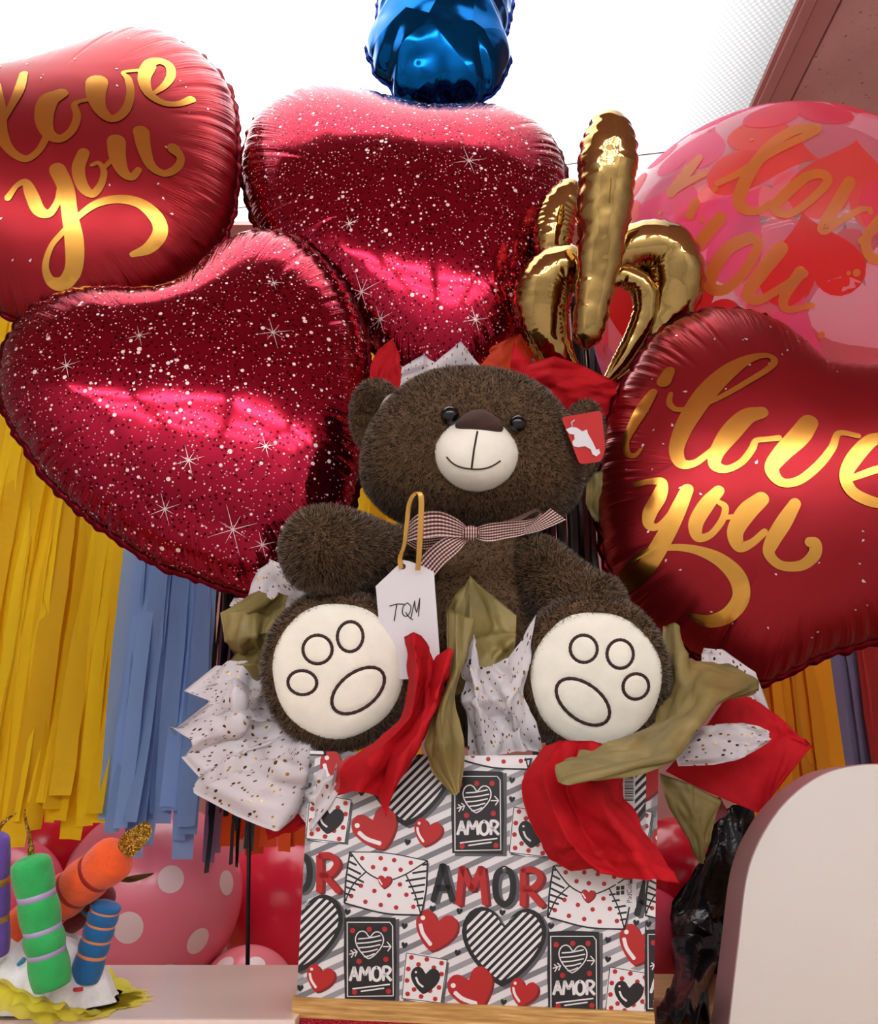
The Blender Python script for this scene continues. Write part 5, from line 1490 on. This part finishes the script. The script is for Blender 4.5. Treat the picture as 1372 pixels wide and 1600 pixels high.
# ------------------------------------------------------------------ round balloons
def latex(name, label, px, py, r, Y, rgb, dots=None, mname=None, group=None, rest=True):
    c = UY(px, py, Y); R = r * np.dot(c - EYE, FW) / F
    root = thing(name, label, 'balloon', c + [0, 0, -R * 1.05], group)
    m = mat(mname or name + str(rgb), rgb, 0.22, 0.0)
    K(m).inputs['Subsurface Weight'].default_value = 0.0
    V, Fc = sphere_vf(np.zeros(3), 1.0, 64, 48)
    V[:, 2] = np.where(V[:, 2] < 0, V[:, 2] * (1 + 0.10 * np.abs(V[:, 2])), V[:, 2])
    mesh('envelope', c + V * R, Fc, m, root)
    kV = c + np.array([0, 0, -R * 1.1])
    V2, F2, uv = tube(np.array([kV + [0, 0, 0.006], kV, kV - [0, 0, 0.006], kV - [0, 0, 0.012]]), np.array([0.004, 0.006, 0.004, 0.009]), 12)
    mesh('knot', V2, F2, m, root)
    if not rest:
        V2, F2, uv = tube(np.array([kV, [kV[0], kV[1], ZC - 0.4]]), 0.003, 8)
        mesh('balloon_stick', V2, F2, mat('white_stick', (210, 205, 200), 0.4), root)
    if dots:
        t = np.linspace(0, 2 * math.pi, 20, endpoint=False)
        for (dx, dy, dr) in dots:
            d = UY(dx, dy, Y) - c
            d = d / R
            q = d[0] ** 2 + d[2] ** 2
            d[1] = -math.sqrt(max(0.02, 1 - min(q, 0.98)))
            d /= np.linalg.norm(d)
            ang = dr / r
            ring = [on_sphere(np.stack([np.cos(t), np.sin(t)], 1) * ang * s_, d, np.array([0.01, 0.02, 1.0]), np.zeros(3), 1.004) for s_ in (0.01, 0.5, 1)]
            W = np.vstack(ring); W[:, 2] = np.where(W[:, 2] < 0, W[:, 2] * (1 + 0.10 * np.abs(W[:, 2])), W[:, 2])
            mesh('printed_spot', c + W * R, grid_faces(3, 20, True), mat('white_spot_print', (238, 214, 216), 0.3), root)
    return root
latex('round_balloon', 'pink balloon with white polka dots behind the cake plush', 238, 1398, 138, 2.03, (238, 128, 150), [(245, 1431, 21), (301, 1364, 19), (220, 1343, 19), (331, 1456, 18), (366, 1375, 18), (128, 1332, 18), (180, 1494, 19), (130, 1420, 18), (285, 1500, 18), (180, 1385, 14)], 'pink_latex')
latex('round_balloon', 'plain hot red balloon left of the gift box, behind the black pole', 452, 1410, 108, 2.3, (232, 44, 76), None, 'red_latex', rest=False)
latex('round_balloon', 'deep pink dotted balloon partly hidden by the purple felt candle', 4, 1405, 92, 2.03, (222, 84, 112), [(14, 1386, 20), (60, 1440, 16)], 'deeppink_latex')
latex('round_balloon', 'dark red balloon below the yellow streamers', 95, 1330, 92, 2.4, (196, 20, 44), None, 'darkred_latex')
latex('round_balloon', 'pale pink dotted balloon low behind the shelf board', 385, 1562, 78, 2.0, (236, 130, 142), [(360, 1500, 16), (410, 1498, 14)], 'palepink_latex')
latex('round_balloon', 'dark red balloon at the right side of the gift box', 1062, 1370, 88, 1.45, (196, 28, 46), None, 'darkred_latex', rest=False)
latex('round_balloon', 'rose pink balloon low against the right side of the box', 1010, 1460, 70, 1.32, (214, 70, 96), None, 'rose_latex')
V, Fc, uv = tube(np.array([UY(386, 1600, 1.35), UY(387, 1500, 1.35), UY(388, 1400, 1.35), UY(390, 1240, 1.35)]), 0.003, 10)
tag(mesh('slim_pole', V, Fc, M_pole), 'slim black pole standing in front of the red balloon', 'pole')

# crumpled black plastic at the right of the box
def blackfoil():
    rows = [[(1105, 1262, 1.2), (1125, 1270, 1.17), (1150, 1255, 1.18), (1175, 1270, 1.2)], [(1100, 1330, 1.18), (1120, 1340, 1.13), (1140, 1330, 1.17), (1170, 1350, 1.18)],
            [(1075, 1420, 1.17), (1110, 1430, 1.12), (1125, 1420, 1.17), (1165, 1430, 1.18)], [(1050, 1490, 1.15), (1085, 1480, 1.1), (1115, 1500, 1.15), (1160, 1500, 1.17)],
            [(1038, 1556, 0.968), (1070, 1550, 0.955), (1105, 1556, 0.965), (1150, 1570, 1.02)], [(1030, 1600, 0.845), (1062, 1596, 0.845), (1098, 1600, 0.85), (1125, 1600, 0.87)], [(1030, 1618, 0.812), (1062, 1618, 0.806), (1098, 1618, 0.81), (1120, 1618, 0.815)]]
    o = sheet('plastic_sheet', 'crumpled black plastic sheet between gift box and white arch panel', rows, M_bplas, 10, 0.012, 31, None, True, 26)
    o['category'] = 'plastic sheet'
blackfoil()

# ------------------------------------------------------------------ white arch panel at the right
M_arch = noisy('white_arch_face', (214, 209, 203), 0.4, 0.01, 5, 0, 1)
M_archside = noisy('mauve_arch_edge', (176, 132, 132), 0.4, 0.04, 5, 0, 1)
AD = 0.86
ao = [(1136, 1640), (1138, 1600), (1152, 1480), (1168, 1360), (1200, 1288), (1240, 1240), (1288, 1208), (1340, 1195), (1385, 1194), (1440, 1200), (1500, 1222), (1555, 1262), (1595, 1325), (1615, 1400), (1628, 1500), (1640, 1640)]
Yf = float(UC(1372, 1400, AD)[1])
fp = np.array([UY(x, y, Yf) for x, y in ao[1:-1]])
q = catmull(fp, 70)
q = np.vstack([[q[0][0] - 0.003, Yf, ZC], q, [q[-1][0] + 0.003, Yf, ZC]])
arch = thing('arch_panel', 'blank white arch-topped panel with mauve edge at the lower right', 'panel', (q[:, 0].mean(), Yf + 0.025, ZC))
n = len(q); bk = q + [0, 0.05, 0]
Fc = [[i, i + 1, n + i + 1, n + i] for i in range(n - 1)] + [[n - 1, 0, n, 2 * n - 1], list(range(n, 2 * n)), list(range(n))[::-1]]
mesh('edge_band', np.vstack([q, bk]), Fc, M_archside, arch, False)
cen = np.array([q[:, 0].mean(), Yf, ZC])
ins = q.copy(); ins[1:-1] = cen + (q[1:-1] - cen) * 0.996; ins[0] = [q[0][0] + 0.002, Yf, ZC + 0.001]; ins[-1] = [q[-1][0] - 0.002, Yf, ZC + 0.001]
V = np.vstack([ins + [0, -0.0015, 0], ins + [0, 0.001, 0]])
mesh('face_sheet', V, [list(range(n))] + [[i, i + 1, n + i + 1, n + i] for i in range(n - 1)], M_arch, arch, False)

# ------------------------------------------------------------------ birthday-cake plush at the left
HD = 0.86
ZK = ZC + 0.0125
cake = thing('cake_plush', 'birthday cake plush hat with felt candles, white icing and yellow frill', 'plush hat', UZ(60, 1660, ZK))
def felt(name, rgb):
    m = noisy(name, rgb, 0.95, 0.12, 60, 0.5, 420, 0.002)
    K(m).inputs['Sheen Weight'].default_value = 0.25
    return m
def icing_def(W):
    W = W.copy(); a = np.arctan2(W[:, 2], W[:, 0])
    W *= (1 + 0.035 * np.sin(6 * a + 3 * W[:, 1]) + 0.025 * np.sin(11 * a + 1))[:, None]
    return W
V, Fc, U = blob(48, 1606, HD + 0.02, 132, 142, 120, (0, 0, 0), icing_def, 72, 48)
V[:, 2] = np.maximum(V[:, 2], ZK + 0.004)
mesh('icing', V, Fc, felt('white_fleece', (236, 236, 238)), cake)
cb = UC(48, 1640, HD + 0.02); 
tt = np.linspace(0, 2 * math.pi, 48, endpoint=False)
prof = [(0.06, 0.0), (0.064, 0.003), (0.064, 0.01), (0.06, 0.016)]
Vb = np.array([[cb[0] + r * math.cos(a), cb[1] + r * math.sin(a), ZK + z] for r, z in prof for a in tt])
mesh('cake_body', Vb, grid_faces(4, 48, True).tolist() + [list(range(48))[::-1]], felt('cream_felt', (226, 214, 190)), cake)
def candle(px0, py0, d0, px1, py1, d1, r, col, bands, bcol, bulge=0.06):
    n = 60
    A, B = UC(px0, py0, d0), UC(px1, py1, d1)
    t = np.linspace(0, 1, n)
    P = A[None] + (B - A)[None] * t[:, None]
    rm = r * HD / F
    rad = np.full(n, rm)
    ed = [0.0] + list(bands) + [1.0]
    for a, b in zip(ed[:-1], ed[1:]):
        s = (t >= a) & (t <= b)
        u = (t[s] - a) / (b - a)
        rad[s] = rm * (1 - bulge + 2 * bulge * np.sin(u * math.pi) ** 0.7)
    end = np.clip((1 - t) / 0.07, 0, 1); rad *= np.sqrt(np.maximum(0.02, 1 - (1 - end) ** 2))
    V, Fc, uv = tube(P, rad, 32)
    c = mesh('candle', V, Fc, col, cake)
    for b in bands:
        Q = A + (B - A) * b; ax = (B - A) / np.linalg.norm(B - A)
        w = 0.0042
        Pq = np.array([Q - ax * w, Q - ax * w * 0.95, Q + ax * w * 0.95, Q + ax * w])
        V, Fc, uv = tube(Pq, np.array([rm * 0.9, rm * 0.985, rm * 0.985, rm * 0.9]), 32)
        mesh('ribbon_band', V, Fc, bcol, c)
    return c
def leaf(pts, dc, m, parent, bend=0.006, dcs=None):
    pts = np.array(pts, float)
    c = pts.mean(0)
    rows = []
    Q = catmull(pts, 40, True)
    V = [UC(*c, dc - bend * 0.5)]
    for s in (0.5, 1.0):
        for i, (x, y) in enumerate(Q):
            V.append(UC(c[0] + (x - c[0]) * s, c[1] + (y - c[1]) * s, dc + bend * (s - 0.5)))
    V = np.array(V); n = len(Q)
    Fc = [[0, 1 + i, 1 + (i + 1) % n] for i in range(n)] + [[1 + i, 1 + n + i, 1 + n + (i + 1) % n, 1 + (i + 1) % n] for i in range(n)]
    k = len(V)
    V2 = V + FW * 0.0012
    Fc = Fc + [f[::-1] for f in [[j + k for j in f] for f in Fc]] + [[1 + n + i, 1 + n + (i + 1) % n, k + 1 + n + (i + 1) % n, k + 1 + n + i] for i in range(n)]
    return mesh('flame', np.vstack([V, V2]), Fc, m, parent)
M_gl = mat('gold_glitter', (196, 148, 40), 0.3, 0.85)
_vv = voro(M_gl, coords(M_gl), 700)
lk(M_gl, bump(M_gl, _vv.outputs['Distance'], 1.0, 0.002), K(M_gl).inputs['Normal'])
lk(M_gl, ramp(M_gl, _vv.outputs['Color'], [(0.2, lin((120, 84, 14))), (0.6, lin((206, 156, 40))), (0.9, lin((255, 226, 140)))]), K(M_gl).inputs['Base Color'])
M_lavr = mat('lavender_satin', (168, 156, 196), 0.3); M_mar = mat('maroon_satin', (160, 28, 24), 0.35); M_orr = mat('orange_satin', (226, 140, 90), 0.35)
c = candle(20, 1462, 0.9, 190, 1332, 0.86, 33, felt('orange_felt', (240, 88, 28)), (0.42, 0.58, 0.78), M_mar)
leaf([(184, 1322), (195, 1302), (214, 1290), (230, 1285), (237, 1300), (226, 1320), (202, 1340)], 0.855, M_gl, c)
c = candle(70, 1470, 0.93, 172, 1392, 0.91, 20, felt('maroon_felt', (120, 18, 24)), (0.35, 0.7), mat('teal_satin', (50, 130, 150), 0.35))
leaf([(182, 1375), (205, 1369), (225, 1366), (240, 1365), (225, 1373), (202, 1379)], 0.905, mat('olive_gold', (90, 72, 30), 0.4, 0.6), c, 0.003)
c = candle(132, 1530, 0.87, 168, 1408, 0.88, 23, felt('blue_felt', (20, 100, 162)), (0.33, 0.52, 0.71, 0.88), M_orr)
c = candle(82, 1540, 0.82, 46, 1336, 0.83, 28, felt('green_felt', (44, 172, 88)), (0.26, 0.43, 0.69), M_lavr)
leaf([(42, 1344), (47, 1332), (42, 1305), (37, 1278), (39, 1264), (41, 1280), (48, 1305), (53, 1330), (50, 1342)], 0.828, M_gl, c, 0.004)
c = candle(-8, 1490, 0.84, -8, 1300, 0.84, 21, felt('purple_felt', (104, 72, 170)), (0.3, 0.6), M_goldrib)
leaf([(-12, 1306), (0, 1286), (14, 1276), (26, 1270), (14, 1281), (2, 1294), (-6, 1308)], 0.84, M_gl, c, 0.003)
# sprinkles
for (x, y, an, rgb, nm) in ((122, 1546, 0.1, (206, 40, 50), 'red_satin'), (33, 1503, 0.8, (40, 140, 180), 'blue_satin'), (62, 1531, -0.8, (206, 196, 226), 'lilac_satin'), (96, 1575, 1.2, (240, 170, 60), 'yellow_satin')):
    best = V_ic = None
    ic = bpy.data.objects['icing']
    iv = np.array([v.co[:] for v in ic.data.vertices]) + origin_of(ic)
    rel = iv - EYE; dd = rel @ FW
    X = CX + F * (rel @ RT) / dd; Yp = CY - F * (rel @ UP) / dd
    k = np.argsort((X - x) ** 2 + (Yp - y) ** 2 + (dd - dd.min()) * 4000)[:3]
    d0 = dd[k].min() - 0.001
    A = UC(x - 7 * math.cos(an), y + 7 * math.sin(an), d0); B = UC(x + 7 * math.cos(an), y - 7 * math.sin(an), d0)
    V, Fc, uv = tube(np.array([A, (A + B) / 2, B]), 0.0019, 8)
    mesh('sprinkle', V, Fc, mat(nm, rgb, 0.4), cake)
# yellow tulle frill
M_tulle = mat('yellow_tulle', (248, 240, 84), 0.6)
def _tulle():
    m = M_tulle
    tl = node(m, 'ShaderNodeBsdfTranslucent'); tl.inputs[0].default_value = (*lin((240, 230, 90)), 1)
    m1 = node(m, 'ShaderNodeMixShader'); m1.inputs[0].default_value = 0.4
    lk(m, K(m).outputs[0], m1.inputs[1]); lk(m, tl.outputs[0], m1.inputs[2])
    tr = node(m, 'ShaderNodeBsdfTransparent')
    mx = node(m, 'ShaderNodeMixShader'); mx.inputs[0].default_value = 0.85
    lk(m, tr.outputs[0], mx.inputs[1]); lk(m, m1.outputs[0], mx.inputs[2])
    lk(m, mx.outputs[0], m.node_tree.nodes['Material Output'].inputs[0])
_tulle()
def frill(seed, rad0, rad1, lift):
    rg = np.random.default_rng(seed)
    n = 260; a = np.linspace(0, 2 * math.pi, n, endpoint=False)
    cx, cy = cb[0], cb[1]
    # higher at the left, lower to the right, as the hat tips
    zc = UC(48, 1552, 0.79)[2]
    rows = []
    nz = catmull(rg.uniform(-1, 1, (64, 1)), n, True)[:, 0]
    for k, s in enumerate(np.linspace(0, 1, 6)):
        r = rad0 + (rad1 - rad0) * s + 0.010 * s * nz
        z = zc + 0.004 - 0.45 * (np.cos(a) * r) - 0.004 + lift * s + 0.006 * s * np.roll(nz, 2) - 0.012 * s * s
        rows.append(np.stack([cx + r * np.cos(a), cy + r * np.sin(a), np.maximum(z, ZK + 0.001)], 1))
    mesh('frill', np.vstack(rows), grid_faces(6, n, True), M_tulle, cake)
frill(1, 0.078, 0.104, 0.0); frill(2, 0.078, 0.1, 0.010); frill(3, 0.078, 0.096, 0.018)

# scratch data is not part of the scene
for o in bpy.data.objects:
    if '_o' in o: del o['_o']
